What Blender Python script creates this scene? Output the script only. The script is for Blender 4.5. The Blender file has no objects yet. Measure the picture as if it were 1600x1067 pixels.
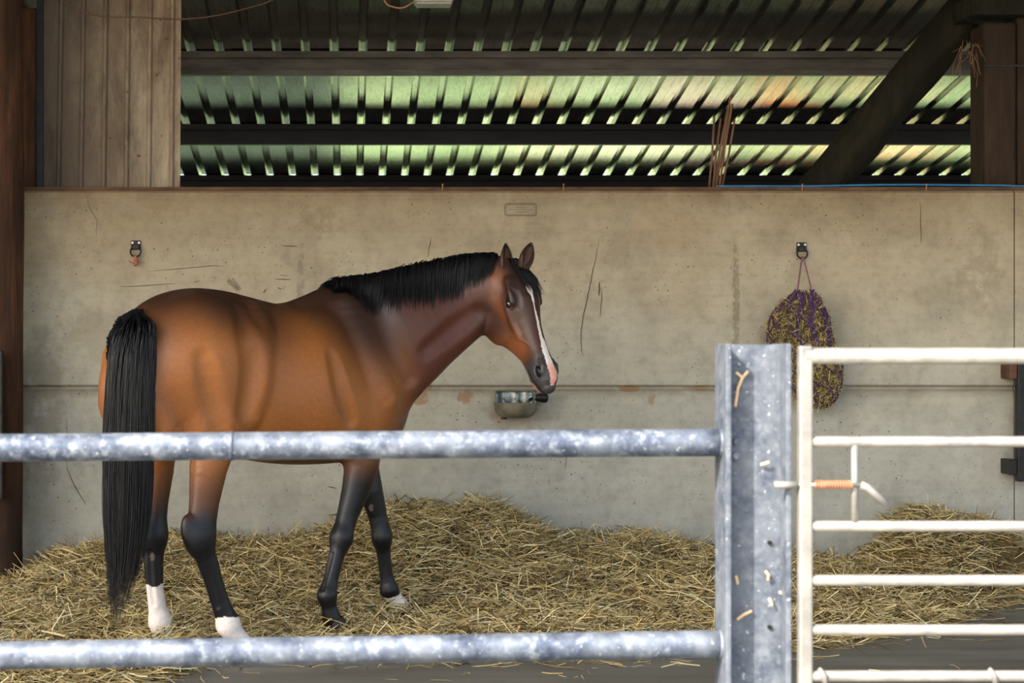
import bpy, math, random
import numpy as np
from mathutils import Vector, Matrix, noise as mnoise

rng = np.random.default_rng(7)
random.seed(7)
SC = bpy.context.scene
COL = SC.collection

# ------------------------------------------------------------------ camera, world, sun, exposure
F = 3000.0            # focal length in pixels of the 1600 px wide photograph
PX0, PY0, CZ = 545.0, 533.5, 1.5
cam_d = bpy.data.cameras.new('camera')
cam = bpy.data.objects.new('camera', cam_d); COL.objects.link(cam)
cam.location = (0, 0, CZ); cam.rotation_euler = (math.pi/2, 0, 0)
cam_d.sensor_fit = 'HORIZONTAL'; cam_d.sensor_width = 36.0
cam_d.lens = F/1600*36
cam_d.shift_x = (800-PX0)/1600
cam_d.clip_end = 500
cam_d.dof.use_dof = True; cam_d.dof.focus_distance = 9.8; cam_d.dof.aperture_fstop = 5.0
SC.camera = cam

w = bpy.data.worlds.new('world'); SC.world = w; w.use_nodes = True
nt = w.node_tree; bg = nt.nodes['Background']
sky = nt.nodes.new('ShaderNodeTexSky'); sky.sky_type = 'NISHITA'; sky.sun_disc = False
sky.sun_elevation = math.radians(38); sky.sun_rotation = math.radians(222); sky.air_density = 1.0; sky.dust_density = 3.0
nt.links.new(sky.outputs[0], bg.inputs[0]); bg.inputs[1].default_value = 0.33

sd = bpy.data.lights.new('sun', 'SUN'); so = bpy.data.objects.new('sun', sd); COL.objects.link(so)
SUN_DIR = Vector((1.0, 0.97, -1.05)).normalized()
so.rotation_euler = SUN_DIR.to_track_quat('-Z', 'Y').to_euler(); so.location = (-8, -8, 12)
sd.energy = 7.5; sd.angle = math.radians(0.6); sd.color = (1.0, 0.93, 0.82)

SC.view_settings.view_transform = 'Standard'; SC.view_settings.look = 'None'
SC.view_settings.gamma = 1.0; SC.view_settings.use_curve_mapping = False
SC.view_settings.exposure = 0.72

# ------------------------------------------------------------------ helpers
def at(px, py, Y):
    return Vector(((px-PX0)/F*Y, Y, CZ-(py-PY0)/F*Y))

def lin(r, g, b):
    f = lambda c: (c/255/12.92) if c/255 <= 0.04045 else ((c/255+0.055)/1.055)**2.4
    return (f(r), f(g), f(b), 1.0)

class MB:
    def __init__(s): s.v = []; s.f = []; s.n = 0
    def add(s, v, f):
        v = np.asarray(v, float).reshape(-1, 3)
        s.v.append(v)
        for q in f: s.f.append([i+s.n for i in q])
        s.n += len(v)
    def box(s, lo, hi, M=None):
        x0, y0, z0 = lo; x1, y1, z1 = hi
        v = np.array([[x0,y0,z0],[x1,y0,z0],[x1,y1,z0],[x0,y1,z0],[x0,y0,z1],[x1,y0,z1],[x1,y1,z1],[x0,y1,z1]], float)
        if M is not None: v = np.array([M @ Vector(p) for p in v])
        s.add(v, [(0,3,2,1),(4,5,6,7),(0,1,5,4),(1,2,6,5),(2,3,7,6),(3,0,4,7)]); return s
    def tube(s, pts, rad, n=12, cap=True, flat=1.0, twist=0.0):
        pts = [Vector(p) for p in pts]
        if not hasattr(rad, '__len__'): rad = [rad]*len(pts)
        up = None; V = []
        for i, p in enumerate(pts):
            t = (pts[min(i+1, len(pts)-1)]-pts[max(i-1, 0)]).normalized()
            if up is None:
                up = Vector((0,0,1)) if abs(t.z) < 0.9 else Vector((0,1,0))
            a = (up - t*up.dot(t)).normalized(); b = t.cross(a); up = a
            for k in range(n):
                th = 2*math.pi*k/n + twist
                V.append(p + a*(rad[i]*math.cos(th)) + b*(rad[i]*flat*math.sin(th)))
        Fs = []
        for i in range(len(pts)-1):
            for k in range(n):
                k2 = (k+1) % n
                Fs.append((i*n+k, i*n+k2, (i+1)*n+k2, (i+1)*n+k))
        if cap:
            Fs.append(tuple(reversed(range(n)))); m = (len(pts)-1)*n
            Fs.append(tuple(range(m, m+n)))
        s.add([tuple(v) for v in V], Fs); return s
    def prism(s, prof, x0, x1, axis='x', fn=None):
        """extrude a closed profile [(a,b)] from x0 to x1; fn maps (x,a,b)->xyz"""
        n = len(prof); V = []
        for x in (x0, x1):
            for a, b in prof: V.append(fn(x, a, b) if fn else (x, a, b))
        Fs = [(k, (k+1) % n, n+(k+1) % n, n+k) for k in range(n)]
        Fs.append(tuple(reversed(range(n)))); Fs.append(tuple(range(n, 2*n)))
        s.add(V, Fs); return s
    def grid(s, P):
        P = np.asarray(P); a, b = P.shape[:2]
        s.add(P.reshape(-1, 3), [(i*b+j, (i+1)*b+j, (i+1)*b+j+1, i*b+j+1) for i in range(a-1) for j in range(b-1)]); return s
    def build(s, name, mat=None, parent=None, smooth=False, bevel=0, loc=None):
        me = bpy.data.meshes.new(name)
        me.from_pydata(np.concatenate(s.v).tolist(), [], s.f); me.update()
        o = bpy.data.objects.new(name, me); COL.objects.link(o)
        if mat: me.materials.append(mat)
        if smooth: me.shade_smooth()
        if loc is not None:
            me.transform(Matrix.Translation(-Vector(loc))); o.location = loc
        if parent is not None:
            o.parent = parent
            o.matrix_parent_inverse = parent.matrix_world_inv if hasattr(parent, 'matrix_world_inv') else Matrix.Translation(-Vector(parent.location))
        if bevel:
            m = o.modifiers.new('bevel', 'BEVEL'); m.width = bevel; m.segments = 2; m.limit_method = 'ANGLE'
        return o

def empty(name, loc=(0,0,0)):
    o = bpy.data.objects.new(name, None); COL.objects.link(o); o.location = loc; o.empty_display_size = 0.1
    return o

def tag(o, label=None, cat=None, group=None, kind=None):
    if label: o['label'] = label
    if cat: o['category'] = cat
    if group: o['group'] = group
    if kind: o['kind'] = kind
    return o

def np_mesh(name, V, faces, mat=None, parent=None, smooth=True, cols=None):
    """fast mesh from numpy; faces is an (n,3) or (n,4) array"""
    me = bpy.data.meshes.new(name)
    V = np.ascontiguousarray(V, dtype=np.float32); faces = np.ascontiguousarray(faces, dtype=np.int32)
    k = faces.shape[1]
    me.vertices.add(len(V)); me.vertices.foreach_set('co', V.ravel())
    me.loops.add(faces.size); me.loops.foreach_set('vertex_index', faces.ravel())
    me.polygons.add(len(faces)); me.polygons.foreach_set('loop_start', np.arange(0, faces.size, k, dtype=np.int32))
    me.update(calc_edges=True)
    if cols is not None:
        a = me.color_attributes.new('col', 'FLOAT_COLOR', 'POINT')
        c = np.ones((len(V), 4), np.float32); c[:, :cols.shape[1]] = cols
        a.data.foreach_set('color', c.ravel())
    if smooth: me.shade_smooth()
    o = bpy.data.objects.new(name, me); COL.objects.link(o)
    if mat: me.materials.append(mat)
    if parent is not None:
        o.parent = parent; o.matrix_parent_inverse = Matrix.Translation(-Vector(parent.location))
    return o

class NT:
    """tiny node-tree builder"""
    def __init__(s, name):
        s.m = bpy.data.materials.new(name); s.m.use_nodes = True; s.t = s.m.node_tree
        s.b = s.t.nodes['Principled BSDF']
    def n(s, typ, **kw):
        nd = s.t.nodes.new(typ)
        for k, v in kw.items():
            if k.startswith('i_'):
                key = k[2:]; key = int(key) if key.isdigit() else key
                nd.inputs[key].default_value = v
            else: setattr(nd, k, v)
        return nd
    def l(s, a, b): s.t.links.new(a, b)
    def coords(s, scale=(1,1,1), kind='Object', loc=(0,0,0), rot=(0,0,0)):
        tc = s.n('ShaderNodeTexCoord'); mp = s.n('ShaderNodeMapping')
        mp.inputs['Scale'].default_value = scale; mp.inputs['Location'].default_value = loc; mp.inputs['Rotation'].default_value = rot
        s.l(tc.outputs[kind], mp.inputs[0]); return mp.outputs[0]
    def noise(s, co, scale=5, detail=4, rough=0.5, dist=0):
        nd = s.n('ShaderNodeTexNoise'); nd.inputs['Scale'].default_value = scale; nd.inputs['Detail'].default_value = detail
        nd.inputs['Roughness'].default_value = rough; nd.inputs['Distortion'].default_value = dist
        s.l(co, nd.inputs['Vector']); return nd.outputs[0]
    def ramp(s, fac, stops):
        r = s.n('ShaderNodeValToRGB'); e = r.color_ramp.elements
        e[0].position, e[0].color = stops[0][0], stops[0][1]; e[1].position, e[1].color = stops[-1][0], stops[-1][1]
        for p, c in stops[1:-1]:
            x = e.new(p); x.color = c
        s.l(fac, r.inputs[0]); return r.outputs[0]
    def mix(s, fac, a, b, mode='MIX'):
        m = s.n('ShaderNodeMix', data_type='RGBA', blend_type=mode)
        for sock, v in ((m.inputs[0], fac), (m.inputs[6], a), (m.inputs[7], b)):
            if hasattr(v, 'links') or isinstance(v, bpy.types.NodeSocket): s.l(v, sock)
            else: sock.default_value = v
        return m.outputs[2]
    def math(s, op, a, b=0.0, clamp=False):
        m = s.n('ShaderNodeMath', operation=op); m.use_clamp = clamp
        for i, v in enumerate((a, b)):
            if isinstance(v, bpy.types.NodeSocket): s.l(v, m.inputs[i])
            else: m.inputs[i].default_value = v
        return m.outputs[0]
    def bump(s, h, strength=0.3, dist=0.01):
        b = s.n('ShaderNodeBump'); b.inputs['Strength'].default_value = strength; b.inputs['Distance'].default_value = dist
        s.l(h, b.inputs['Height']); s.l(b.outputs[0], s.b.inputs['Normal'])
    def set(s, **kw):
        for k, v in kw.items():
            sock = s.b.inputs[k.replace('_', ' ')]
            if isinstance(v, bpy.types.NodeSocket): s.l(v, sock)
            else: sock.default_value = v
        return s.m

G4 = lambda v: (v, v, v, 1)
def simple(name, c1, c2, scale=8, rough=0.7, metal=0.0, stretch=(1,1,1), bump=0.2, bd=0.003, spec=None):
    m = NT(name); co = m.coords(stretch)
    nz = m.noise(co, scale, 5, 0.6)
    m.set(Base_Color=m.ramp(nz, [(0.32, c1), (0.68, c2)]), Roughness=rough, Metallic=metal)
    if spec is not None: m.b.inputs['Specular IOR Level'].default_value = spec
    if bump: m.bump(m.noise(co, scale*4, 4, 0.6), bump, bd)
    return m.m

# ------------------------------------------------------------------ materials
def concrete_mat():
    m = NT('concrete')
    tc = m.n('ShaderNodeTexCoord'); geo = m.n('ShaderNodeNewGeometry'); P = geo.outputs['Position']
    sep = m.n('ShaderNodeSeparateXYZ'); m.l(P, sep.inputs[0]); X, Z = sep.outputs[0], sep.outputs[2]
    def mp(sc):
        q = m.n('ShaderNodeMapping'); q.inputs['Scale'].default_value = sc; m.l(P, q.inputs[0]); return q.outputs[0]
    big = m.noise(mp((1, 1, 1.3)), 1.6, 6, 0.62)
    # upper part ochre dusty, lower part cooler grey
    zf = m.math('ADD', Z, m.math('MULTIPLY', m.math('SUBTRACT', big, 0.5), 1.1))
    base = m.ramp(m.math('DIVIDE', zf, 2.5), [(0.08, lin(152,153,145)), (0.38, lin(168,167,156)), (0.6, lin(172,166,148)), (0.8, lin(166,154,131)), (0.97, lin(148,133,108))])
    blot = m.ramp(m.noise(mp((1, 1, 1)), 3.2, 8, 0.65), [(0.30, G4(0.78)), (0.52, G4(1.0)), (0.75, G4(1.07))])
    c = m.mix(1.0, base, blot, 'MULTIPLY')
    # fine horizontal board streaks of the mould
    st = m.ramp(m.noise(mp((0.7, 1, 22)), 2.2, 6, 0.6), [(0.30, G4(0.95)), (0.6, G4(1.01))])
    c = m.mix(1.0, c, st, 'MULTIPLY')
    fm = m.ramp(m.noise(mp((1, 1, 1)), 17, 6, 0.7), [(0.30, G4(0.84)), (0.5, G4(1.0)), (0.7, G4(1.06))])
    c = m.mix(1.0, c, fm, 'MULTIPLY')
    # pits and specks, clustered
    vor = m.n('ShaderNodeTexVoronoi'); vor.inputs['Scale'].default_value = 34; m.l(mp((1,1,1)), vor.inputs['Vector'])
    clus = m.ramp(m.noise(mp((1,1,1)), 2.4, 3, 0.5), [(0.42, G4(0.0)), (0.6, G4(1.0))])
    th = m.math('MULTIPLY', m.math('LESS_THAN', vor.outputs['Distance'], 0.17), clus)
    th = m.math('MULTIPLY', th, m.ramp(m.noise(mp((1,1,1)), 30, 2), [(0.45, G4(0)), (0.6, G4(1))]))
    c = m.mix(m.math('MULTIPLY', th, 0.85), c, lin(66,54,42))
    # dirt splash above the bedding
    gx = m.math('MULTIPLY', m.math('SUBTRACT', 1.0, m.math('DIVIDE', Z, 0.95), clamp=True), m.ramp(m.noise(mp((1,1,0.6)), 5, 7, 0.7), [(0.38, G4(0.0)), (0.7, G4(1.0))]))
    c = m.mix(m.math('MULTIPLY', gx, 0.55, clamp=True), c, lin(104,98,88))
    # localized marks: (x, z, rx, rz, strength, color)
    def spot(c, px, py, rx, rz, strength, col, nscale=14, thr=0.45):
        p = at(px, py, 11.6)
        dx = m.math('DIVIDE', m.math('SUBTRACT', X, p.x), rx/258.6); dz = m.math('DIVIDE', m.math('SUBTRACT', Z, p.z), rz/258.6)
        r = m.math('ADD', m.math('MULTIPLY', dx, dx), m.math('MULTIPLY', dz, dz))
        r = m.math('SUBTRACT', 1.0, r, clamp=True)
        nn = m.noise(mp((1,1,1)), nscale, 5, 0.65)
        k = m.ramp(m.math('MULTIPLY', nn, m.math('POWER', r, 0.5)), [(thr-0.08, G4(0)), (thr+0.05, G4(1))])
        return m.mix(m.math('MULTIPLY', k, strength), c, col)
    rust = lin(150,112,76)
    c = spot(c, 660, 588, 26, 34, 0.75, rust, 22, 0.33)
    c = spot(c, 657, 622, 16, 14, 0.75, rust, 22, 0.32)
    c = spot(c, 727, 620, 17, 14, 0.75, rust, 26, 0.36)
    c = spot(c, 985, 607, 22, 7, 0.8, rust, 18, 0.34)
    c = spot(c, 1018, 622, 8, 14, 0.6, rust, 24, 0.38)
    c = spot(c, 1100, 606, 40, 6, 0.7, rust, 18, 0.42)
    c = spot(c, 812, 650, 60, 34, 0.35, lin(130,104,80), 12, 0.38)
    c = spot(c, 1040, 360, 70, 50, 0.12, lin(150,110,70), 7, 0.36)
    c = spot(c, 1150, 470, 9, 150, 0.55, lin(110,100,80), 30, 0.42)
    c = spot(c, 470, 520, 10, 210, 0.45, lin(112,104,86), 22, 0.42)
    c = spot(c, 1235, 560, 80, 110, 0.3, lin(110,98,76), 5, 0.40)
    c = spot(c, 150, 520, 110, 70, 0.28, lin(120,108,84), 6, 0.42)
    c = spot(c, 60, 640, 60, 190, 0.5, lin(106,98,82), 5, 0.40)
    c = spot(c, 1530, 420, 60, 90, 0.35, lin(120,108,84), 9, 0.42)
    c = spot(c, 500, 345, 60, 40, 0.3, lin(110,92,68), 20, 0.46)
    # stained bands along the panel joint and the top edge
    jd = m.math('ABSOLUTE', m.math('SUBTRACT', Z, at(0, 610, 11.6).z))
    jb = m.math('SUBTRACT', 1.0, m.math('DIVIDE', jd, 0.05), clamp=True)
    jb = m.math('MULTIPLY', jb, m.ramp(m.noise(mp((1,1,3)), 6, 6, 0.7), [(0.3, G4(0.25)), (0.65, G4(1.0))]))
    c = m.mix(m.math('MULTIPLY', jb, 0.75), c, lin(116,100,80))
    tb = m.math('DIVIDE', m.math('SUBTRACT', Z, 2.30), 0.12, clamp=True)
    tb = m.math('MULTIPLY', tb, m.ramp(m.noise(mp((1,1,0.4)), 7, 6, 0.7), [(0.3, G4(0.1)), (0.7, G4(1.0))]))
    c = m.mix(m.math('MULTIPLY', tb, 0.7), c, lin(106,78,52))
    m.set(Base_Color=c, Roughness=0.88)
    m.b.inputs['Specular IOR Level'].default_value = 0.25
    h = m.math('SUBTRACT', m.noise(mp((1,1,3)), 30, 6, 0.7), m.math('MULTIPLY', th, 1.5))
    m.bump(h, 0.25, 0.004)
    return m.m
M = {}
M['concrete'] = concrete_mat()

def timber(name, c1, c2, c3, rough=0.85):
    m = NT(name); co = m.coords((1,1,0.10))
    n1 = m.noise(co, 22, 6, 0.7, 0.4); n2 = m.noise(m.coords((1,1,0.4)), 3, 5, 0.6)
    c = m.ramp(n1, [(0.3, c1), (0.5, c2), (0.72, c3)])
    c = m.mix(m.ramp(n2, [(0.35, G4(0)), (0.7, G4(1))]), c, c1)
    m.set(Base_Color=c, Roughness=rough); m.b.inputs['Specular IOR Level'].default_value = 0.25
    m.bump(n1, 0.8, 0.008); return m.m
M['pole'] = timber('stained_timber', lin(44,30,22), lin(76,50,34), lin(104,70,46))
M['post'] = timber('brown_timber', lin(36,27,21), lin(58,44,33), lin(76,58,43))
M['dark_timber'] = timber('black_timber', lin(18,17,12), lin(34,32,20), lin(50,44,28))

def galv_roof():
    m = NT('galvanised_underside'); co = m.coords((1, 0.03, 1), kind='Object')
    n1 = m.noise(co, 55, 5, 0.7); n2 = m.noise(m.coords((1,1,1)), 1.3, 4, 0.6)
    n4 = m.noise(m.coords((1, 0.012, 1)), 90, 4, 0.7)
    bc = m.mix(1.0, m.ramp(n2, [(0.3, lin(176,176,170)), (0.7, lin(214,214,208))]), m.ramp(n4, [(0.34, G4(0.62)), (0.5, G4(0.95)), (0.66, G4(1.0))]), 'MULTIPLY')
    m.set(Base_Color=bc, Metallic=1.0,
          Roughness=m.math('ADD', m.math('MULTIPLY', n1, 0.16), 0.10))
    m.bump(n1, 0.22, 0.002); return m.m
M['roof'] = galv_roof()

def sheet_mat():
    m = NT('dusty_cladding'); co = m.coords((1,1,0.35))
    n1 = m.noise(co, 4, 8, 0.7, 0.3); n2 = m.noise(m.coords((1,1,1)), 26, 5, 0.7); n3 = m.noise(m.coords((1,1,0.12)), 9, 4, 0.6)
    c = m.ramp(n1, [(0.3, lin(92,72,56)), (0.47, lin(142,124,104)), (0.62, lin(186,172,150))])
    c = m.mix(m.ramp(n3, [(0.35, G4(0)), (0.7, G4(0.6))]), c, lin(120,98,78))
    c = m.mix(m.ramp(n2, [(0.64, G4(0)), (0.7, G4(0.85))]), c, lin(54,40,28))
    sep = m.n('ShaderNodeSeparateXYZ'); g = m.n('ShaderNodeNewGeometry'); m.l(g.outputs['Position'], sep.inputs[0])
    left = m.math('MULTIPLY', m.math('SUBTRACT', m.math('ADD', -1.1, m.math('MULTIPLY', n1, 0.3)), sep.outputs[0]), 1.3, clamp=True)
    c = m.mix(m.math('MULTIPLY', left, 0.85), c, lin(70,62,54))
    n5 = m.noise(m.coords((1,1,0.25)), 7, 7, 0.75, 0.4)
    c = m.mix(1.0, c, m.ramp(n5, [(0.34, G4(0.55)), (0.5, G4(0.95)), (0.65, G4(1.1))]), 'MULTIPLY')
    m.set(Base_Color=c, Roughness=0.8); m.bump(n2, 0.2, 0.003); return m.m
M['sheet'] = sheet_mat()
M['purlin'] = simple('dusty_steel_purlin', lin(62,60,58), lin(96,93,90), 9, 0.55, 0.5, (0.3,1,1), 0.15)
M['black_purlin'] = simple('dark_steel_purlin', lin(20,23,30), lin(36,39,46), 9, 0.55, 0.5, (0.3,1,1), 0.15)

def galv(name, c1, c2, c3, rough=0.45, metal=0.55, scale=26, spots=True, bump=0.25):
    m = NT(name); co = m.coords((1,1,1))
    n1 = m.noise(co, scale, 6, 0.7); n2 = m.noise(co, scale*0.22, 5, 0.65)
    c = m.ramp(n1, [(0.36, c1), (0.52, c2), (0.66, c3)])
    c = m.mix(m.ramp(n2, [(0.4, G4(0)), (0.62, G4(0.55))]), c, c3)
    if spots:
        n3 = m.noise(co, scale*3, 3, 0.5)
        c = m.mix(m.ramp(n3, [(0.68, G4(0)), (0.73, G4(0.8))]), c, lin(190,194,196))
    m.set(Base_Color=c, Roughness=rough, Metallic=metal); m.bump(n1, bump, 0.002); return m.m
M['galv_rail'] = galv('weathered_galvanised_rail', lin(52,60,76), lin(78,88,106), lin(140,148,158), 0.55, 0.45, 26)
M['galv_post'] = galv('weathered_galvanised_post', lin(54,62,76), lin(78,86,98), lin(108,114,122), 0.6, 0.1, 30)
M['galv_gate'] = galv('bright_galvanised_gate', lin(116,116,114), lin(136,134,130), lin(156,154,146), 0.45, 0.4, 14, False, 0.08)
M['rust_spring'] = simple('rusty_spring', lin(140,92,64), lin(180,134,102), 40, 0.6, 0.3, bump=0.1)
M['dark_metal'] = simple('dark_iron', lin(22,22,24), lin(44,42,42), 30, 0.45, 0.6)
M['bolt'] = simple('bolt_steel', lin(150,150,150), lin(200,200,200), 40, 0.35, 0.7, bump=0)
M['rust'] = simple('rusty_rod', lin(88,60,42), lin(134,100,76), 30, 0.8, 0.1, (1,1,0.3), 0.4)
M['capping'] = simple('brown_capping', lin(62,40,28), lin(104,74,52), 14, 0.85, 0, (0.4,1,1), 0.5)
M['blue'] = simple('blue_hose', lin(18,90,140), lin(50,130,176), 14, 0.4, 0, (0.4,1,1), 0.1)
M['orange_twine'] = simple('orange_twine', lin(150,80,58), lin(184,112,84), 50, 0.8, bump=0.3)
M['purple'] = simple('purple_cord', lin(48,20,68), lin(78,40,100), 50, 0.75, bump=0.3)
M['pink_cord'] = simple('faded_purple_cord', lin(112,74,88), lin(146,104,112), 50, 0.75, bump=0.3)
M['cable'] = simple('brown_cable', lin(70,48,38), lin(104,74,58), 30, 0.7, bump=0.1)
M['tan_cable'] = simple('tan_cable', lin(150,104,70), lin(180,130,90), 30, 0.7, bump=0.1)
M['lamp'] = simple('grey_plastic', lin(120,120,116), lin(160,160,154), 10, 0.5, bump=0.05)
M['bowl_out'] = simple('limescaled_cast_iron', lin(84,80,66), lin(132,126,108), 12, 0.7, 0.1, bump=0.4)
M['bowl_in'] = simple('wet_galvanised', lin(50,60,58), lin(160,168,168), 26, 0.3, 0.7, bump=0.5)
M['manure'] = simple('manure', lin(30,24,16), lin(56,44,28), 30, 0.9, bump=0.8, bd=0.01)

def floor_mat():
    m = NT('wet_concrete_floor'); co = m.coords((0.35,1,1))
    n1 = m.noise(co, 2.4, 8, 0.65); n2 = m.noise(m.coords((1,1,1)), 40, 4, 0.6); n3 = m.noise(m.coords((0.08,1,1)), 9, 5, 0.6)
    c = m.ramp(n1, [(0.3, lin(78,78,74)), (0.55, lin(104,104,98)), (0.75, lin(128,126,118))])
    c = m.mix(1.0, c, m.ramp(n3, [(0.3, G4(0.78)), (0.6, G4(1.05))]), 'MULTIPLY')
    m.set(Base_Color=c, Roughness=m.ramp(n1, [(0.3, G4(0.45)), (0.7, G4(0.75))])); m.bump(n2, 0.25, 0.004); return m.m
M['floor'] = floor_mat()
M['yard'] = simple('sunny_yard_concrete', lin(150,138,118), lin(184,172,150), 3, 0.9)
def meadow_mat():
    m = NT('meadow_grass'); co = m.coords((1,1,1))
    n1 = m.noise(co, 1.1, 5, 0.6); n3 = m.noise(m.coords((1,1,1), loc=(7,3,0)), 0.45, 3, 0.6)
    c = m.ramp(n1, [(0.3, lin(84,112,66)), (0.5, lin(142,168,108)), (0.7, lin(186,200,150))])
    c = m.mix(m.ramp(n3, [(0.52, G4(0)), (0.66, G4(0.6))]), c, lin(168,158,116))
    sep = m.n('ShaderNodeSeparateXYZ'); g = m.n('ShaderNodeNewGeometry'); m.l(g.outputs['Position'], sep.inputs[0])
    nn = m.noise(co, 3.0, 4, 0.6)
    def bare(c, x, y, rx, ry, col, k=2.5):
        dx = m.math('DIVIDE', m.math('SUBTRACT', sep.outputs[0], x), rx); dy = m.math('DIVIDE', m.math('SUBTRACT', sep.outputs[1], y), ry)
        r = m.math('SUBTRACT', 1.0, m.math('ADD', m.math('MULTIPLY', dx, dx), m.math('MULTIPLY', dy, dy)), clamp=True)
        return m.mix(m.math('MULTIPLY', m.math('MULTIPLY', r, nn), k*2, clamp=True), c, col)
    c = bare(c, 5.0, 20.9, 0.38, 1.5, lin(220,130,64)); c = bare(c, 4.1, 20.9, 0.75, 1.6, lin(206,180,152)); c = bare(c, 2.1, 20.9, 0.30, 1.2, lin(196,160,100))
    c = bare(c, 3.2, 23.8, 1.4, 1.5, lin(190,196,150)); c = bare(c, 6.6, 23.6, 0.9, 1.4, lin(206,176,118)); c = bare(c, -1.9, 22, 2.0, 7, lin(58,72,48), 3.5)
    m.set(Base_Color=c, Roughness=0.9); return m.m
M['meadow'] = meadow_mat()

def col_mat(name, rough=0.6, spec=0.4, bump=0.0, bscale=200, stretch=(1,1,1), var=0.0, aniso=0, sheen=0):
    m = NT(name); a = m.n('ShaderNodeVertexColor', layer_name='col'); c = a.outputs[0]
    if var:
        nz = m.noise(m.coords(stretch), bscale*0.2, 5, 0.6)
        c = m.mix(1.0, c, m.ramp(nz, [(0.3, G4(1-var)), (0.7, G4(1+var))]), 'MULTIPLY')
    m.set(Base_Color=c, Roughness=rough); m.b.inputs['Specular IOR Level'].default_value = spec
    if sheen: m.b.inputs['Sheen Weight'].default_value = sheen; m.b.inputs['Sheen Roughness'].default_value = 0.4
    if bump: m.bump(m.noise(m.coords(stretch), bscale, 4, 0.6), bump, 0.001)
    return m.m
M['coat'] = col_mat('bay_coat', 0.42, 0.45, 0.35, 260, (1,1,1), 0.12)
M['hair'] = simple('black_hair', lin(6,7,11), lin(13,15,21), 40, 0.42, 0, bump=0, spec=0.4)
M['eye'] = simple('dark_eye', lin(8,7,8), lin(16,12,12), 20, 0.04, 0, bump=0, spec=0.8)
M['hoof'] = simple('dark_hoof', lin(26,24,26), lin(48,44,42), 30, 0.5, 0, (1,1,0.3))
M['hoof_pale'] = simple('pale_hoof', lin(120,106,88), lin(160,146,124), 30, 0.6, 0, (1,1,0.3))
M['straw'] = col_mat('straw_stalks', 0.55, 0.3)
M['straw_bed'] = simple('matted_straw', lin(84,68,36), lin(128,106,62), 30, 0.95, 0, bump=1.0, bd=0.02)
M['hay_core'] = simple('packed_hay', lin(66,56,28), lin(116,100,56), 40, 0.95, 0, bump=1.0, bd=0.02)

# ------------------------------------------------------------------ setting: floor, yard, meadow
def slab(name, lo, hi, mat, label=None):
    o = MB().box(lo, hi).build(name, mat); o['kind'] = 'structure'; return o
slab('floor', (-14, 3.0, -0.2), (16, 17.3, 0.0), M['floor'])
slab('yard', (-40, -40, -0.2), (40, 2.995, -0.005), M['yard'])
slab('meadow', (-90, 17.55, -0.3), (90, 140, -0.05), M['meadow'])
slab('wall_outer', (-14, 17.3, 0.0), (16, 17.5, 1.85), simple('shaded_blockwork', lin(74,68,56), lin(104,96,82), 5, 0.9))

# back wall of precast panels, each panel its own piece
WY = 11.6
wall = tag(empty('wall_back', (1.0, WY, 0)), kind='structure')
zt, zj = at(0, 297, WY).z, at(0, 607, WY).z
def panel(x0, x1, z0, z1):
    ch, dep = 0.010, 0.022
    # chamfered front edges, thickness 0.14
    g = 0.003
    x0 += g; x1 -= g
    y0, y1 = WY, WY+0.14
    prof = [(y0+dep, z0), (y0+dep, z0+ch*0.8), (y0, z0+ch*2.2), (y0, z1-ch*1.6), (y0+dep*0.7, z1-ch*0.4), (y0+dep*0.7, z1), (y1, z1), (y1, z0)]
    mb = MB().prism(prof, x0, x1)
    return mb.build('concrete_panel', M['concrete'], wall, bevel=0.004)
XL, XR = at(35, 0, WY).x, at(1585, 0, WY).x
panel(XL-0.02, XR, zj, zt); panel(XL-0.02, XR, 0, zj)
panel(XR, XR+6.0, zj, zt); panel(XR, XR+6.0, 0, zj)
panel(XL-6.02, XL-0.02, zj, zt); panel(XL-6.02, XL-0.02, 0, zj)
# thin brown capping along the top
MB().box((XL-6, WY-0.004, zt), (XR+6, WY+0.145, zt+0.018)).build('wall_capping', M['capping'], wall)

# ------------------------------------------------------------------ roof
SL = 0.149
def rz(y): return 3.81 + SL*(WY-y)
ceil = tag(empty('ceiling', (0, 11.6, 3.81)), kind='structure')
PITCH = 0.2
prof = [(0.0, 0), (0.068, 0), (0.068, 0.003), (0.072, 0.003), (0.072, 0), (0.136, 0), (0.150, 0.034), (0.186, 0.034), (0.2, 0)]
def sheet_me(x0, npitch):
    xs, zs = [], []
    for k in range(npitch):
        for (a, b) in prof[:-1]: xs.append(x0+k*PITCH+a); zs.append(b)
    xs += [x0+npitch*PITCH, x0+npitch*PITCH+0.05]; zs += [0, 0]
    rows = []
    for y in (3.2, 17.25):
        rows.append([(x, y, rz(y)+z) for x, z in zip(xs, zs)])
    return rows
base_sheet = None
SX0 = -13.9
for k in range(29):
    if base_sheet is None:
        mb = MB().grid(sheet_me(0, 5)); o = mb.build('roof_sheet', M['roof'], ceil); base_sheet = o
        sm = o.modifiers.new('solid', 'SOLIDIFY'); sm.thickness = 0.0015; sm.offset = 1
    else:
        o = base_sheet.copy(); COL.objects.link(o)
    o.location = (SX0+k*1.0 + 0.03, 0, 0.0025*(k % 2)); o.matrix_parent_inverse = Matrix.Translation(-Vector(ceil.location))
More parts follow.
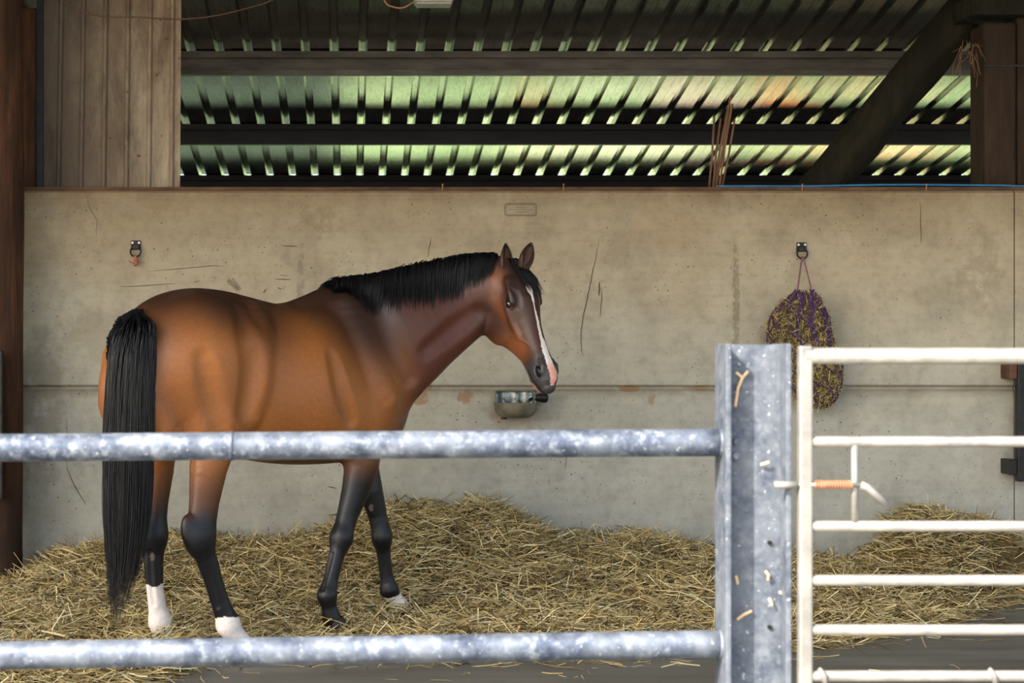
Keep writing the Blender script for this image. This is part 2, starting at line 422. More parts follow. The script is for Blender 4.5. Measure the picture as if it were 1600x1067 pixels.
# C purlins, open side towards the camera
for i, (y, tilt, mt) in enumerate([(13.42, 0.0, 'purlin'), (15.36, 0.0, 'black_purlin'), (17.1, 0, 'black_purlin'), (11.45, 0, 'purlin'), (9.5, 0, 'purlin'), (7.55, 0, 'purlin'), (5.6, 0, 'purlin'), (3.6, 0, 'purlin')]):
    h = 0.165; d = 0.07; t = 0.006; lip = 0.035; zt0 = rz(y+0.02)-0.006
    p = [(y, zt0), (y+d, zt0), (y+d, zt0-h), (y, zt0-h), (y, zt0-h+lip), (y+t, zt0-h+lip), (y+t, zt0-h+t), (y+d-t, zt0-h+t), (y+d-t, zt0-t), (y+t, zt0-t), (y+t, zt0-lip-0.01), (y, zt0-lip-0.01)]
    MB().prism(p, -13.9, 15.1).build('purlin', M[mt], ceil)

# ------------------------------------------------------------------ cladding sheet upper left
def clad():
    root = tag(empty('wall_cladding', (-1.6, WY+0.05, zt)), kind='structure')
    xr = at(281, 100, WY+0.04).x
    lean = 0.006
    pr = [(0.0, 0), (0.012, -0.018), (0.026, -0.018), (0.040, 0), (0.140, 0)]
    y0 = WY+0.05
    # two overlapping sheets
    for (a, n, dy) in ((xr-0.035, 4, 0.0), (xr-0.035-4*0.137, 2, 0.003)):
        xs = [a+0.035 if dy == 0 else a]; zs = [0.0]
        for k in range(n):
            b = a-k*0.137
            for (q, zz) in reversed([(0.0, 0), (0.010, -0.016), (0.026, -0.016), (0.036, 0)]):
                xs.append(b-0.036+q); zs.append(zz)
        xs.append(a-n*0.137-0.01); zs.append(0)
        rows = []
        for z in (zt+0.018, 4.2):
            sh = (z-zt)*0.022
            rows.append([(x+sh*(0.3+0.7*min(1, max(0, (xr-x)))), y0+dy+q, z) for x, q in zip(xs, zs)])
        o = MB().grid(rows).build('cladding_sheet', M['sheet'], root)
        sm = o.modifiers.new('s', 'SOLIDIFY'); sm.thickness = 0.002
    # dark steel angle edge where the sheet meets the timber
    MB().box((at(56,0,WY).x, y0-0.02, zt+0.018), (at(66,0,WY).x, y0+0.03, 4.2)).build('edge_angle', M['black_purlin'], root)
    # fixing screws
    for (px, py) in ((243,116),(259,59),(170,215),(216,243),(250,30)):
        p = at(px, py, y0-0.02)
        mb = MB().tube([(p.x, y0-0.02, p.z), (p.x, y0+0.004, p.z)], 0.008, 6); mb.build('screw', M['rust'], root)
clad()

# ------------------------------------------------------------------ timbers
def rough_pole(pts, r, mat, name, seed, label=None, n=28, amp=0.012, flat=1.0, parent=None):
    pts = [Vector(p) for p in pts]; K = 40
    P = []; R = []
    L = [0]
    for i in range(1, len(pts)): L.append(L[-1]+(pts[i]-pts[i-1]).length)
    for k in range(K+1):
        s = L[-1]*k/K; i = max(j for j in range(len(L)-1) if L[j] <= s+1e-9)
        f = (s-L[i])/(L[i+1]-L[i]); P.append(pts[i].lerp(pts[i+1], f)); R.append(r)
    mb = MB().tube(P, R, n, True, flat); V = mb.v[0]
    for j in range(len(V)):
        i = j//n; c = P[min(i, K)]; v = Vector(V[j]); dirv = v-c
        th = (j % n)/n*6.283
        g = mnoise.noise(Vector((math.cos(th)*1.6+seed, math.sin(th)*1.6, i*0.12)))*amp + mnoise.noise(Vector((math.cos(th)*6+seed, math.sin(th)*6, i*0.05)))*amp*0.5
        V[j] = c+dirv*(1+g/r)
    return mb.build(name, mat, parent, smooth=True)
pl = rough_pole([(at(8,0,11.35).x-0.02, 11.35, 0), (at(8,0,11.35).x-0.02, 11.35, rz(11.45)-0.06)], 0.125, M['pole'], 'timber_pole', 3)
tag(pl, 'round reddish brown timber pole at the left end of the concrete wall', 'pole')
# square timber post rising behind the wall at its left end
p0, p1 = at(36,0,11.9).x, at(61,0,11.9).x
o = MB().box((p0-0.10, 11.80, 0), (p1, 12.02, rz(12.0)-0.2)).build('timber_post', M['pole'], bevel=0.012)
tag(o, 'square reddish timber post between the round pole and the ribbed cladding', 'post')
# right post behind the wall with a beam at its head
rp = tag(empty('timber_post', (4.15, 11.95, 0)), 'broad brown timber post standing behind the right end of the wall', 'post')
x0 = at(1536,0,11.8).x
MB().box((x0, 11.78, 0), (x0+0.20, 12.06, 3.46)).build('upright', M['post'], rp, bevel=0.02)
MB().box((x0+0.205, 11.79, 0), (x0+0.42, 12.05, 3.50)).build('upright', M['post'], rp, bevel=0.02)
rx = x0
MB().box((x0-0.004, 11.772, 3.185), (x0+0.43, 11.78, 3.197)).build('binding_wire', M['dark_metal'], rp)
o = MB().box((x0-0.10, 11.70, 3.49), (x0+0.9, 12.10, 3.62)).build('timber_beam', M['dark_timber'], bevel=0.01)
tag(o, 'dark timber beam end lying across the head of the right post', 'beam')
pb = rough_pole([at(1262,318,12.35), at(1545,-22,12.15)], 0.135, M['dark_timber'], 'timber_brace', 9, amp=0.02)
tag(pb, 'thick blackened round timber sloping down from the right post behind the wall', 'beam')
# wisps of hay caught on the post head
V = []; mb = MB()
for k in range(16):
    a = at(random.uniform(1500,1532), random.uniform(60,85), 11.72)
    b = a+Vector((random.uniform(-.07,.06), random.uniform(-.03,.0), random.uniform(-.22,.02)))
    mb.tube([a, a.lerp(b,.5)+Vector((random.uniform(-.02,.02),0,0)), b], 0.0018, 3)
tag(mb.build('hay_wisps', M['rust']), 'dry brown wisps caught beside the head of the right post', 'hay', kind='stuff')

# rusty rods standing on the wall
rods = [((1108,292),(1116,182)),((1114,293),(1126,185)),((1119,292),(1141,152)),((1124,292),(1144,162)),((1128,292),(1148,186)),((1116,292),(1137,170))]
for i, (a, b) in enumerate(rods):
    A = at(a[0], a[1], WY+0.03+0.012*(i % 3)); B = at(b[0], b[1], WY+0.05+0.012*(i % 3)); A.z = zt+0.02
    o = MB().tube([A, A.lerp(B, .5)+Vector((0.004*(-1)**i, 0, 0)), B], 0.0066, 8).build('iron_rod', M['rust'], smooth=True)
    lab = ['shortest leftmost rusty rod of the bundle standing on the wall', 'rusty rod second from the left of the bundle, beside the shortest one',
           'tallest rusty rod in the bundle standing on the wall', 'long rusty rod just right of the tallest in the bundle',
           'lowest rusty rod on the right side of the bundle', 'rusty rod in the middle of the bundle, left of the tallest'][i]
    tag(o, lab, 'rod', 'rusty rods on the wall top')
# blue water pipe along the wall top
hp = []
for k in range(41):
    f = k/40; px = 1120+f*520
    py = 292 - 3.2*math.sin(f*math.pi*0.55) + 0.8*math.sin(f*9) + (4.5*max(0, f-0.86)/0.14)
    hp.append(at(px, py, WY+0.03))
for p in hp: p.z = max(p.z, zt+0.026)
o = MB().tube(hp, 0.0062, 10).build('water_hose', M['blue'], smooth=True)
tag(o, 'thin blue water pipe lying along the top of the concrete wall', 'pipe')
for i, (px, lab) in enumerate([(691,'small nail on the wall top above the drinker, left of two'), (880,'small nail on the wall top right of the stamped mark'), (1253,'small pale nail beside the blue pipe above the hay net'), (1447,'small pale nail beside the blue pipe near the right post')]):
    p = at(px, 291, WY-0.006); mb = MB().tube([(p.x, WY-0.008, zt-0.004), (p.x+0.002, WY-0.010, zt+0.034)], 0.003, 8); mb.tube([(p.x+0.002, WY-0.010, zt+0.032), (p.x+0.002, WY-0.010, zt+0.037)], 0.006, 8)
    tag(mb.build('nail', M['tan_cable']), lab, 'nail', 'nails on the wall top')

# hanging cables and strip lamp at the top
def cable(name, pts, r, mat, Y):
    P = [at(x, y, Y) for x, y in pts]; Q = []
    n = len(P)
    for i in range(n-1):
        p0_, p1_, p2_, p3_ = P[max(i-1,0)], P[i], P[i+1], P[min(i+2,n-1)]
        for k in range(8):
            t = k/8; Q.append(0.5*((2*p1_)+(p2_-p0_)*t+(2*p0_-5*p1_+4*p2_-p3_)*t*t+(3*p1_-p0_-3*p2_+p3_)*t**3))
    Q.append(P[-1]); return MB().tube(Q, r, 8).build(name, mat, smooth=True)
tag(cable('cable', [(40,-40),(95,0),(150,24),(215,27),(282,30),(340,24),(400,9),(430,-2),(520,-45)], 0.0042, M['cable'], 11.5), 'brown cable hanging in a slack curve across the ribbed cladding', 'cable')
tag(cable('cable', [(590,-30),(602,3),(615,11),(630,12),(645,4),(655,-4)], 0.0042, M['tan_cable'], 11.35), 'short tan cable loop hanging beside the strip lamp', 'cable')
sl = tag(empty('strip_lamp', at(678,-6,11.3)), 'grey strip lamp under the roof beside the tan cable loop', 'lamp')
a, b = at(648,4,11.25), at(708,-14,11.25)
MB().box((a.x, 11.22, a.z), (b.x, 11.38, b.z+0.05)).build('housing', M['lamp'], sl, bevel=0.01)
MB().box((a.x+0.01, 11.23, a.z-0.012), (b.x-0.01, 11.37, a.z+0.003)).build('diffuser', M['lamp'], sl, bevel=0.005)
MB().tube([(b.x-0.005,11.28,a.z+0.02),(b.x+0.012,11.28,a.z+0.02)], 0.012, 8).build('end_clip', M['dark_metal'], sl)
for sx in (0.04, 0.19):
    MB().tube([(a.x+sx,11.3,b.z+0.04),(a.x+sx,11.3,rz(11.3))], 0.004, 6).build('hanger', M['cable'], sl)

# ------------------------------------------------------------------ wall fittings
def tie_ring(px, py, label):
    p = at(px, py, WY); r = tag(empty('tie_ring', (p.x, WY, p.z)), label, 'ring', 'iron tie rings on the wall')
    mb = MB().box((p.x-0.030, WY-0.010, p.z-0.028), (p.x+0.030, WY, p.z+0.028))
    mb.box((p.x-0.018, WY-0.026, p.z-0.026), (p.x+0.018, WY-0.008, p.z+0.004))
    mb.build('plate', M['dark_metal'], r, bevel=0.003)
    for sx in (-0.02, 0.02):
        MB().tube([(p.x+sx, WY-0.016, p.z+0.014), (p.x+sx, WY-0.008, p.z+0.014)], 0.0075, 8).build('bolt', M['bolt'], r)
    c = Vector((p.x, WY-0.024, p.z-0.040)); pts = []
    for k in range(25):
        t = 2*math.pi*k/24; pts.append(c+Vector((0.031*math.sin(t), 0.004*math.cos(t), 0.031*math.cos(t))))
    MB().tube(pts, 0.0055, 8, False).build('ring', M['dark_metal'], r, smooth=True)
    return c
c1 = tie_ring(212.5, 383, 'black iron tie ring with orange twine left of the horse')
c2 = tie_ring(1252, 386, 'black iron tie ring holding the purple hay net')
# knotted twine
mb = MB(); b0 = c1+Vector((0,0,-0.031))
mb.tube([b0+Vector((-.004,-.006,.010)), b0+Vector((0,-.014,.0)), b0+Vector((.004,-.01,-.02)), b0+Vector((0.004,-.006,-.045)), b0+Vector((-.008,-.004,-.055))], [.006,.009,.013,.012,.005], 10)
mb.tube([b0+Vector((.004,-.010,-.035)), b0+Vector((-.014,-.01,-.038)), b0+Vector((-.034,-.006,-.030)), b0+Vector((-.040,-.006,-.024))], [.006,.005,.004,.003], 8)
mb.tube([b0+Vector((.0,-.012,-.01)), b0+Vector((.012,-.012,-.024)), b0+Vector((.010,-.01,-.05))], [.006,.008,.004], 8)
tag(mb.build('baling_twine', M['orange_twine'], smooth=True), 'frayed orange twine knotted on the left tie ring', 'twine')

# maker's stamp outlined on the panel
mb = MB(); c = at(813.5, 327.5, WY-0.001); hw_, hh_ = 24.5/258.6, 9.5/258.6; rr = 0.014
def rrect(hw, hh, r, n=6):
    pts = []
    for (cx, cz, a0) in ((hw-r, hh-r, 0), (-hw+r, hh-r, 90), (-hw+r, -hh+r, 180), (hw-r, -hh+r, 270)):
        for k in range(n+1):
            a = math.radians(a0+90*k/n); pts.append(Vector((c.x+cx+r*math.cos(a), WY, c.z+cz+r*math.sin(a))))
    return pts+[pts[0]]
mb.tube(rrect(hw_, hh_, rr), 0.0022, 6, False); mb.tube(rrect(hw_-0.010, hh_-0.008, rr*0.6), 0.0012, 6, False)
mb.build('maker_stamp', simple('stamp_print', lin(70,62,50), lin(90,80,64), 40, 0.9, bump=0), wall)
for row, (zo, amp, x0_, x1_) in enumerate(((0.012,0.003,-.045,.045), (0.0,0.004,-.072,.072), (-0.014,0.003,-.03,.05))):
    pts = []
    for k in range(41):
        f = k/40; pts.append(Vector((c.x+x0_+(x1_-x0_)*f, WY, c.z+zo+amp*math.sin(k*1.9+row)*(0.5+0.5*math.sin(k*0.7)))))
    MB().tube(pts, 0.0012, 5, False).build('stamp_lettering', bpy.data.materials['stamp_print'], wall)
# scratches and brush marks scored on the concrete
dk = simple('scratch', lin(78,68,54), lin(110,98,80), 60, 0.95, bump=0)
def scratch(pts, r=0.0016):
    P = [at(x, y, WY) for x, y in pts]; Q = []
    for i in range(len(P)-1):
        for k in range(6):
            q = P[i].lerp(P[i+1], k/6); q.x += random.uniform(-.002,.002); Q.append(q)
    Q.append(P[-1]); n = len(Q)
    MB().tube(Q, [r*(0.3+0.9*math.sin(math.pi*(i+0.4)/n)) for i in range(n)], 5, False).build('scratch', dk, wall)
scratch([(936,372),(932,400),(925,430),(920,455),(912,490),(908,520),(909,548),(911,556)], 0.0034)
scratch([(941,448),(940,470),(938,496)], 0.003); scratch([(937,440),(936,462)], 0.005)
scratch([(674,370),(671,385),(668,402)], 0.0028)
scratch([(185,448),(215,447),(245,445),(275,443)], 0.0022); scratch([(230,424),(280,420),(335,415),(350,416)], 0.002)
scratch([(302,441),(312,439)], 0.002)
scratch([(440,384),(465,385)], 0.003); scratch([(430,436),(455,437)], 0.003); scratch([(436,430),(450,431)], 0.002)
scratch([(411,458),(416,452)], 0.004); scratch([(433,449),(440,452)], 0.003)
scratch([(134,300),(140,325),(152,345),(150,370)], 0.0018)
scratch([(104,730),(112,750),(124,772),(135,790)], 0.003); scratch([(104,655),(106,700),(104,730)], 0.002)
scratch([(512,760),(526,763)], 0.003); scratch([(886,690),(883,735)], 0.002); scratch([(1438,315),(1439,380)], 0.0028)
for k in range(9):
    f = k/8; scratch([(356+14*f+2, 448-13+15*f*0.9),(351+14*f+4, 447-6+16*f*0.9)], 0.0022)
    scratch([(365+12*f, 434+15*f),(361+12*f, 440+15*f)], 0.002)

# automatic drinker bowl
def drinker():
    cx = at(807,0,11.5).x; zr = 1.125
    root = tag(empty('water_bowl', (cx, WY, 1.03)), 'limescaled iron drinking bowl with black valve on the wall under the muzzle', 'drinker')
    W_, D_, H_ = 0.128, 0.20, 0.085
    n, m = 40, 10
    def shell(scale, h, inner):
        rows = []
        for i in range(m+1):
            f = i/m; a = f*math.pi/2
            rr_ = math.cos(a)**0.55; z = zr - h*math.sin(a)
            row = []
            for k in range(n+1):
                t = -math.pi/2 + math.pi*k/n   # half round projecting from the wall
                x = cx+scale*W_*(0.25+0.75*rr_)*math.copysign(abs(math.sin(t))**0.75, math.sin(t)); y = WY-0.012-scale*(D_-0.01)*max(0, math.cos(t))**0.75*(0.15+0.85*rr_)
                row.append((x, y, z))
            rows.append(row)
        return rows
    mb = MB().grid(shell(1.0, H_, False)); 
    # flat bottom and back closure
    mb.build('bowl', M['bowl_out'], root, smooth=True)
    MB().grid(shell(0.90, H_*0.75, True)).build('bowl_lining', M['bowl_in'], root, smooth=True)
    rim = shell(0.965, H_, False)[0]
    MB().tube([Vector(p)+Vector((0,0,0.002)) for p in rim], 0.0085, 10).build('rim', M['bowl_out'], root, smooth=True)
    # back plate curving up with side ears
    P = []
    for i in range(9):
        f = i/8; row = []
        for k in range(25):
            g = -1+2*k/24; x = cx+g*W_*(1.0-0.06*f); y = WY-0.010-0.075*abs(g)**4*(1-f*0.5)-0.006*math.sin(k*1.1); row.append((x, y, zr-0.03+f*0.105))
        P.append(row)
    o = MB().grid(P).build('back_plate', M['bowl_in'], root, smooth=True); q = o.modifiers.new('s', 'SOLIDIFY'); q.thickness = 0.006
    top = P[-1]; MB().tube([Vector(p) for p in top], 0.006, 8).build('top_lip', M['bowl_out'], root, smooth=True)
    # tongue lever inside
    MB().tube([(cx+0.10, WY-0.07, zr+0.035), (cx+0.05, WY-0.10, zr+0.0), (cx-0.02, WY-0.12, zr-0.02)], [0.012,0.010,0.016], 10, flat=0.6).build('tongue_lever', M['bowl_in'], root, smooth=True)
    # valve housing
    vx = cx+W_+0.022; vz = zr+0.038
    mb = MB().tube([(cx+W_-0.012, WY-0.075, vz), (vx-0.01, WY-0.075, vz), (vx+0.02, WY-0.075, vz), (vx+0.036, WY-0.075, vz), (vx+0.042, WY-0.075, vz)], [0.020,0.026,0.032,0.028,0.014], 20)
    mb.build('valve_housing', M['dark_metal'], root, smooth=True)
    MB().tube([(vx+0.01, WY-0.075, vz), (vx+0.012, WY-0.02, vz), (vx+0.012, WY, vz)], 0.012, 10).build('inlet_stub', M['dark_metal'], root, smooth=True)
    MB().tube([(cx-0.07, WY-0.05, zr-H_-0.008), (cx-0.07, WY-0.05, zr-H_+0.02)], 0.017, 12).build('drain_plug', M['dark_metal'], root)
drinker()

# ------------------------------------------------------------------ dark steel fittings at both edges of the wall
def hinge_gate():
    x = at(1588,0,11.45).x
    root = tag(empty('stable_door', (x+0.4, 11.45, 0.6)), 'dark steel door edge hung at the right end of the wall', 'door')
    zt_, zb_ = at(0,545,11.45).z, at(0,752,11.45).z
    MB().box((x, 11.42, zb_), (x+0.05, 11.48, zt_)).build('door_stile', M['dark_metal'], root, bevel=0.004)
    MB().box((x+0.05, 11.44, zb_+0.02), (x+1.1, 11.455, zt_-0.02)).build('door_sheet', M['dark_metal'], root)
    for py in (580, 730):
        z = at(0,py,11.45).z
        MB().box((x-0.045, 11.44, z-0.045), (x+0.01, 11.597, z+0.045)).build('hinge', M['capping' if py == 580 else 'dark_metal'], root, bevel=0.004)
    return root
hinge_gate()
x = at(5,0,11.15).x
root = tag(empty('stable_door', (x-0.3, 11.15, 1.0)), 'dark steel door edge in front of the round pole at the left', 'door')
MB().box((x-0.05, 11.12, at(0,780,11.15).z), (x, 11.17, at(0,548,11.15).z)).build('door_stile', M['dark_metal'], root, bevel=0.004)
MB().box((x-0.9, 11.14, at(0,775,11.15).z), (x-0.05, 11.155, at(0,553,11.15).z)).build('door_sheet', M['dark_metal'], root)
MB().box((x-0.04, 11.15, at(0,640,11.15).z), (x-0.005, 11.25, at(0,615,11.15).z)).build('hinge', M['dark_metal'], root)
MB().box((x-0.04, 11.15, at(0,740,11.15).z), (x-0.005, 11.25, at(0,715,11.15).z)).build('hinge', M['dark_metal'], root)

# ------------------------------------------------------------------ the horse
W0 = np.array([-0.065, 9.74, 0.0]); HF = np.array([0.72, 0.694, 0.0]); HR = np.array([0.694, -0.72, 0.0]); HZ = np.array([0, 0, 1.0])
def B(s, t, z): return W0 + s*HF + t*HR + z*HZ
def ray(px, py, t):                    # point at a photo position in the body plane t (lateral offset)
    a = (px-PX0)/F; Y = (7.0579-t)/(0.72-0.694*a)
    return np.array([a*Y, Y, CZ-(py-PY0)/F*Y])
def loc(P): D = P-W0; return D@HF, D@HR, P[:, 2]
def smin(a, b, k):
    h = np.clip(0.5+0.5*(b-a)/k, 0, 1); return b+(a-b)*h-k*h*(1-h)
def smax(a, b, k): return -smin(-a, -b, k)

def loft_body(tab, p=2.2):
    tab = np.array(tab)
    ss = np.linspace(tab[0,0], tab[-1,0], 90); tb = [ss]
    for i in range(1, 5):
        y = np.interp(ss, tab[:,0], tab[:,i]); yp = np.pad(y, 6, mode='reflect', reflect_type='odd'); ker = np.hanning(9); ker /= ker.sum()
        tb.append(np.convolve(yp, ker, 'same')[6:-6])
    tab = np.stack(tb, 1)
    def fn(P):
        s, t, z = loc(P); sc = np.clip(s, tab[0,0], tab[-1,0])
        top, bot, hw, k = [np.interp(sc, tab[:,0], tab[:,i]) for i in range(1, 5)]
        c = (top+bot)/2; hh = (top-bot)/2; v = (z-c)/hh
        wv = hw*(1-k*np.clip(v, -1, 1))
        q = (np.abs(t/wv)**p+np.abs(v)**p)**(1/p)
        e = (s-sc)/0.07
        q = np.sqrt(q*q+e*e)
        return (q-1)*np.minimum(hh, wv)*0.85
    lo = np.array([-1.6, -.45, .7]); hi = np.array([.6, .45, 1.95])
    cs = np.array([B(a, b, c) for a in (lo[0], hi[0]) for b in (lo[1], hi[1]) for c in (lo[2], hi[2])])
    return fn, cs.min(0), cs.max(0)

def tubeP(pts, ra, rb, side):
    """polyline of elliptical sections; ra lateral radius (along side), rb in-plane radius"""
    pts = np.array(pts, float); ra = np.array(ra, float); rb = np.array(rb, float); side = np.array(side, float)
    def fn(P):
        best = np.full(len(P), 1e9)
        out = np.full(len(P), 1e9)
        for i in range(len(pts)-1):
            a, b = pts[i], pts[i+1]; d = b-a; L2 = d@d
            h = np.clip((P-a)@d/L2, 0, 1); q = P-(a+h[:, None]*d)
            r1 = ra[i]+(ra[i+1]-ra[i])*h; r2 = rb[i]+(rb[i+1]-rb[i])*h
            ds = q@side; do2 = np.maximum((q*q).sum(1)-ds*ds, 0)
            k0 = np.sqrt((ds/r1)**2+do2/r2**2); k1 = np.sqrt((ds/r1**2)**2+do2/r2**4)+1e-9
            f = k0*(k0-1)/k1
            out = np.minimum(out, f)
        return out
    r = max(ra.max(), rb.max())
    return fn, pts.min(0)-r, pts.max(0)+r

def ell(c, axes, radii):
    c = np.array(c, float); A = np.array(axes, float); R = np.array(radii, float)
    def fn(P):
        q = (P-c)@A.T; k0 = np.sqrt(((q/R)**2).sum(1)); k1 = np.sqrt(((q/R**2)**2).sum(1))+1e-9
        return k0*(k0-1)/k1
    r = R.max(); return fn, c-r, c+r
BA = np.array([HF, HR, HZ])

# head frame
HP = np.array(at(803, 412, 9.88)); phi = math.radians(42)
hn = np.array([math.sin(phi), -math.cos(phi), 0]); hw3 = np.array([-math.cos(phi), -math.sin(phi), 0]); up3 = np.array([0, 0, 1.0])
HLa = 0.443*hn-0.896*up3; HLa /= np.linalg.norm(HLa); HVa = 0.896*hn+0.443*up3; HVa /= np.linalg.norm(HVa)
def H(u, v, w): return HP+u*HLa+v*HVa+w*hw3
def hloc(P): D = P-HP; return D@HLa, D@HVa, D@hw3
HA = np.array([HLa, HVa, hw3])
HT = np.array([ # u, top, bot, halfwidth, k(wider at top)
 (-.02, .000, -.13, .062, .15), (.04, .018, -.165, .080, .22), (.10, .034, -.215, .092, .28), (.16, .042, -.262, .097, .34), (.21, .040, -.285, .096, .36),
 (.26, .030, -.290, .088, .30), (.31, .018, -.275, .077, .20), (.36, .008, -.240, .067, .15), (.42, .002, -.198, .059, .15), (.48, .000, -.165, .054, .12),
 (.54, .002, -.150, .058, .08), (.58, .002, -.146, .061, .05), (.62, .000, -.140, .062, .00), (.65, -.012, -.122, .052, 0), (.672, -.034, -.108, .040, 0)])
def head_fn(P):
    u, v, w = hloc(P); uc = np.clip(u, HT[0,0], HT[-1,0])
    top, bot, hw, k = [np.interp(uc, HT[:,0], HT[:,i]) for i in range(1, 5)]
    c = (top+bot)/2; hh = (top-bot)/2; q = (v-c)/hh
    wv = hw*(1+k*np.clip(q, -1, 1)); p = 2.35
    r = (np.abs(w/wv)**p+np.abs(q)**p)**(1/p); e = (u-uc)/0.032
    r = np.sqrt(r*r+e*e); return (r-1)*np.minimum(hh, wv)*0.9

PR = []   # (fn, lo, hi, k, mode)
def add(prim, k=0.04, mode='u'): PR.append((prim[0], prim[1], prim[2], k, mode))
# trunk
def far_narrow(prim):
    fn0 = prim[0]
    def fn(P):
        s, t, z = loc(P); f = sstep(-s, .80, 1.15)*0.27*(t < 0); P2 = P+(t*(1/(1-f)-1))[:, None]*HR; return fn0(P2)*(1-f)
    return fn, prim[1], prim[2]
def sstep(x, a, b): t = np.clip((x-a)/(b-a), 0, 1); return t*t*(3-2*t)
add(far_narrow(loft_body([
 (-1.40,1.43,1.10,.10,0),(-1.36,1.50,1.04,.14,0),(-1.29,1.595,1.06,.19,0),(-1.20,1.668,1.05,.235,.02),(-1.05,1.732,1.02,.270,.06),
 (-.95,1.755,.965,.290,.10),(-.85,1.752,.962,.285,.12),(-.74,1.742,.955,.275,.12),(-.62,1.718,.930,.285,.10),(-.48,1.692,.905,.308,.08),(-.33,1.672,.890,.318,.08),
 (-.18,1.690,.885,.300,.18),(-.06,1.715,.885,.272,.32),(.06,1.715,.895,.252,.38),(.18,1.67,.92,.235,.34),(.27,1.58,.98,.205,.2),(.34,1.48,1.05,.165,.05),(.39,1.38,1.13,.11,0)])), 0.02)
add(tubeP([B(-.34,0,1.60),B(-.12,0,1.685),B(0,0,1.715),B(.14,0,1.70)], [.04,.045,.05,.06], [.07,.068,.064,.07], HR), 0.06)
for sgn in (1, -1):
    add(ell(B(-1.00, .14 if sgn > 0 else -.09, 1.43), BA, (.29,.150,.27)), 0.08)                    # croup muscle
    add(ell(B(-.80, sgn*.225, 1.50), BA, (.075,.05,.07)), 0.06)                    # point of hip
    add(ell(B(.10, sgn*.165, 1.22), BA, (.19,.10,.20)), 0.05)                      # triceps
    add(tubeP([B(-.03,sgn*.09,1.62),B(.10,sgn*.15,1.42),B(.27,sgn*.165,1.24)], [.045,.06,.075], [.10,.10,.09], HR), 0.05)
    add(ell(B(.27, sgn*.085, 1.17), BA, (.13,.10,.19)), 0.07)                      # breast
    add(tubeP([B(-1.32,sgn*(.12 if sgn > 0 else .07),1.42),B(-1.31,sgn*(.13 if sgn > 0 else .075),1.22),B(-1.24,sgn*(.15 if sgn > 0 else .10),1.12),B(-1.17,sgn*(.16 if sgn > 0 else .13),1.05)], [.07,.085,.075,.055], [.08,.105,.09,.06], HR), 0.05)
    add(tubeP([B(-1.04,sgn*.17,1.35),B(-.96,sgn*.20,1.14),B(-.91,sgn*.205,1.06)], [.11,.095,.065], [.23,.16,.08], HR), 0.06)
# rear legs. right (near), left (far)
def P3(l): return [ray(*q) for q in l]
rh = P3([(334,690,.19),(326,730,.205),(319,785,.215),(314,835,.22)])
add(tubeP([B(-.99,.19,1.12), rh[0], rh[1], rh[2], rh[3]], [.10,.085,.068,.05,.046], [.13,.118,.100,.080,.073], HR), 0.05)
add(ell(ray(311,840,.22), BA, (.076,.048,.095)), 0.04)
add(ell(ray(292,824,.22), BA, (.032,.022,.058)), 0.035)
add(tubeP([ray(312,838,.22),ray(321,868,.22),ray(333,905,.22),ray(343,938,.22),ray(352,962,.22),ray(356,974,.22)], [.045,.038,.032,.032,.038,.044], [.068,.056,.049,.048,.053,.060], HR), 0.025)
add(tubeP([ray(356,974,.22),ray(367,992,.22),ray(380,1010,.22)], [.046,.042,.05], [.058,.050,.055], HR), 0.02)
lh = P3([(246,690,-.19),(247,735,-.2),(244,785,-.2),(241,832,-.2)])
add(tubeP([B(-1.02,-.18,1.12), lh[0], lh[1], lh[2], lh[3]], [.09,.085,.068,.05,.046], [.12,.105,.080,.063,.060], HR), 0.05)
add(ell(ray(240,838,-.2), BA, (.075,.046,.085)), 0.04)
add(ell(ray(229,828,-.2), BA, (.042,.026,.05)), 0.03)
add(tubeP([ray(240,838,-.2),ray(240,880,-.2),ray(242,920,-.2),ray(246,950,-.2),ray(250,970,-.2)], [.044,.037,.031,.034,.043], [.062,.052,.045,.048,.059], HR), 0.025)
add(tubeP([ray(250,970,-.2),ray(254,990,-.2),ray(258,1004,-.2)], [.045,.042,.05], [.056,.048,.052], HR), 0.02)
# fore legs
add(tubeP([B(.04,.16,1.12), ray(566,722,.17), ray(556,765,.165), ray(543,805,.16), ray(534,838,.16)], [.09,.075,.060,.046,.045], [.13,.098,.080,.060,.054], HR), 0.05)
add(ell(ray(533,840,.16), BA, (.056,.050,.065)), 0.03)
add(tubeP([ray(533,842,.16),ray(524,875,.16),ray(517,905,.16),ray(511,930,.16)], [.043,.034,.032,.042], [.050,.041,.041,.050], HR), 0.025)
add(tubeP([ray(511,930,.16),ray(514,948,.16),ray(518,966,.16)], [.042,.036,.045], [.049,.041,.048], HR), 0.02)
add(tubeP([B(.14,-.13,1.12), ray(566,722,-.10), ray(579,765,-.07), ray(590,805,-.06), ray(596,836,-.05)], [.09,.07,.056,.044,.043], [.13,.09,.070,.055,.052], HR), 0.05)
add(ell(ray(597,838,-.05), BA, (.050,.046,.065)), 0.03)
add(tubeP([ray(597,840,-.05),ray(600,870,-.05),ray(604,900,-.05),ray(608,921,-.05)], [.041,.033,.032,.042], [.047,.038,.038,.050], HR), 0.025)
add(tubeP([ray(608,921,-.05),ray(618,936,-.05),ray(627,948,-.05)], [.042,.038,.046], [.046,.040,.048], HR), 0.02)
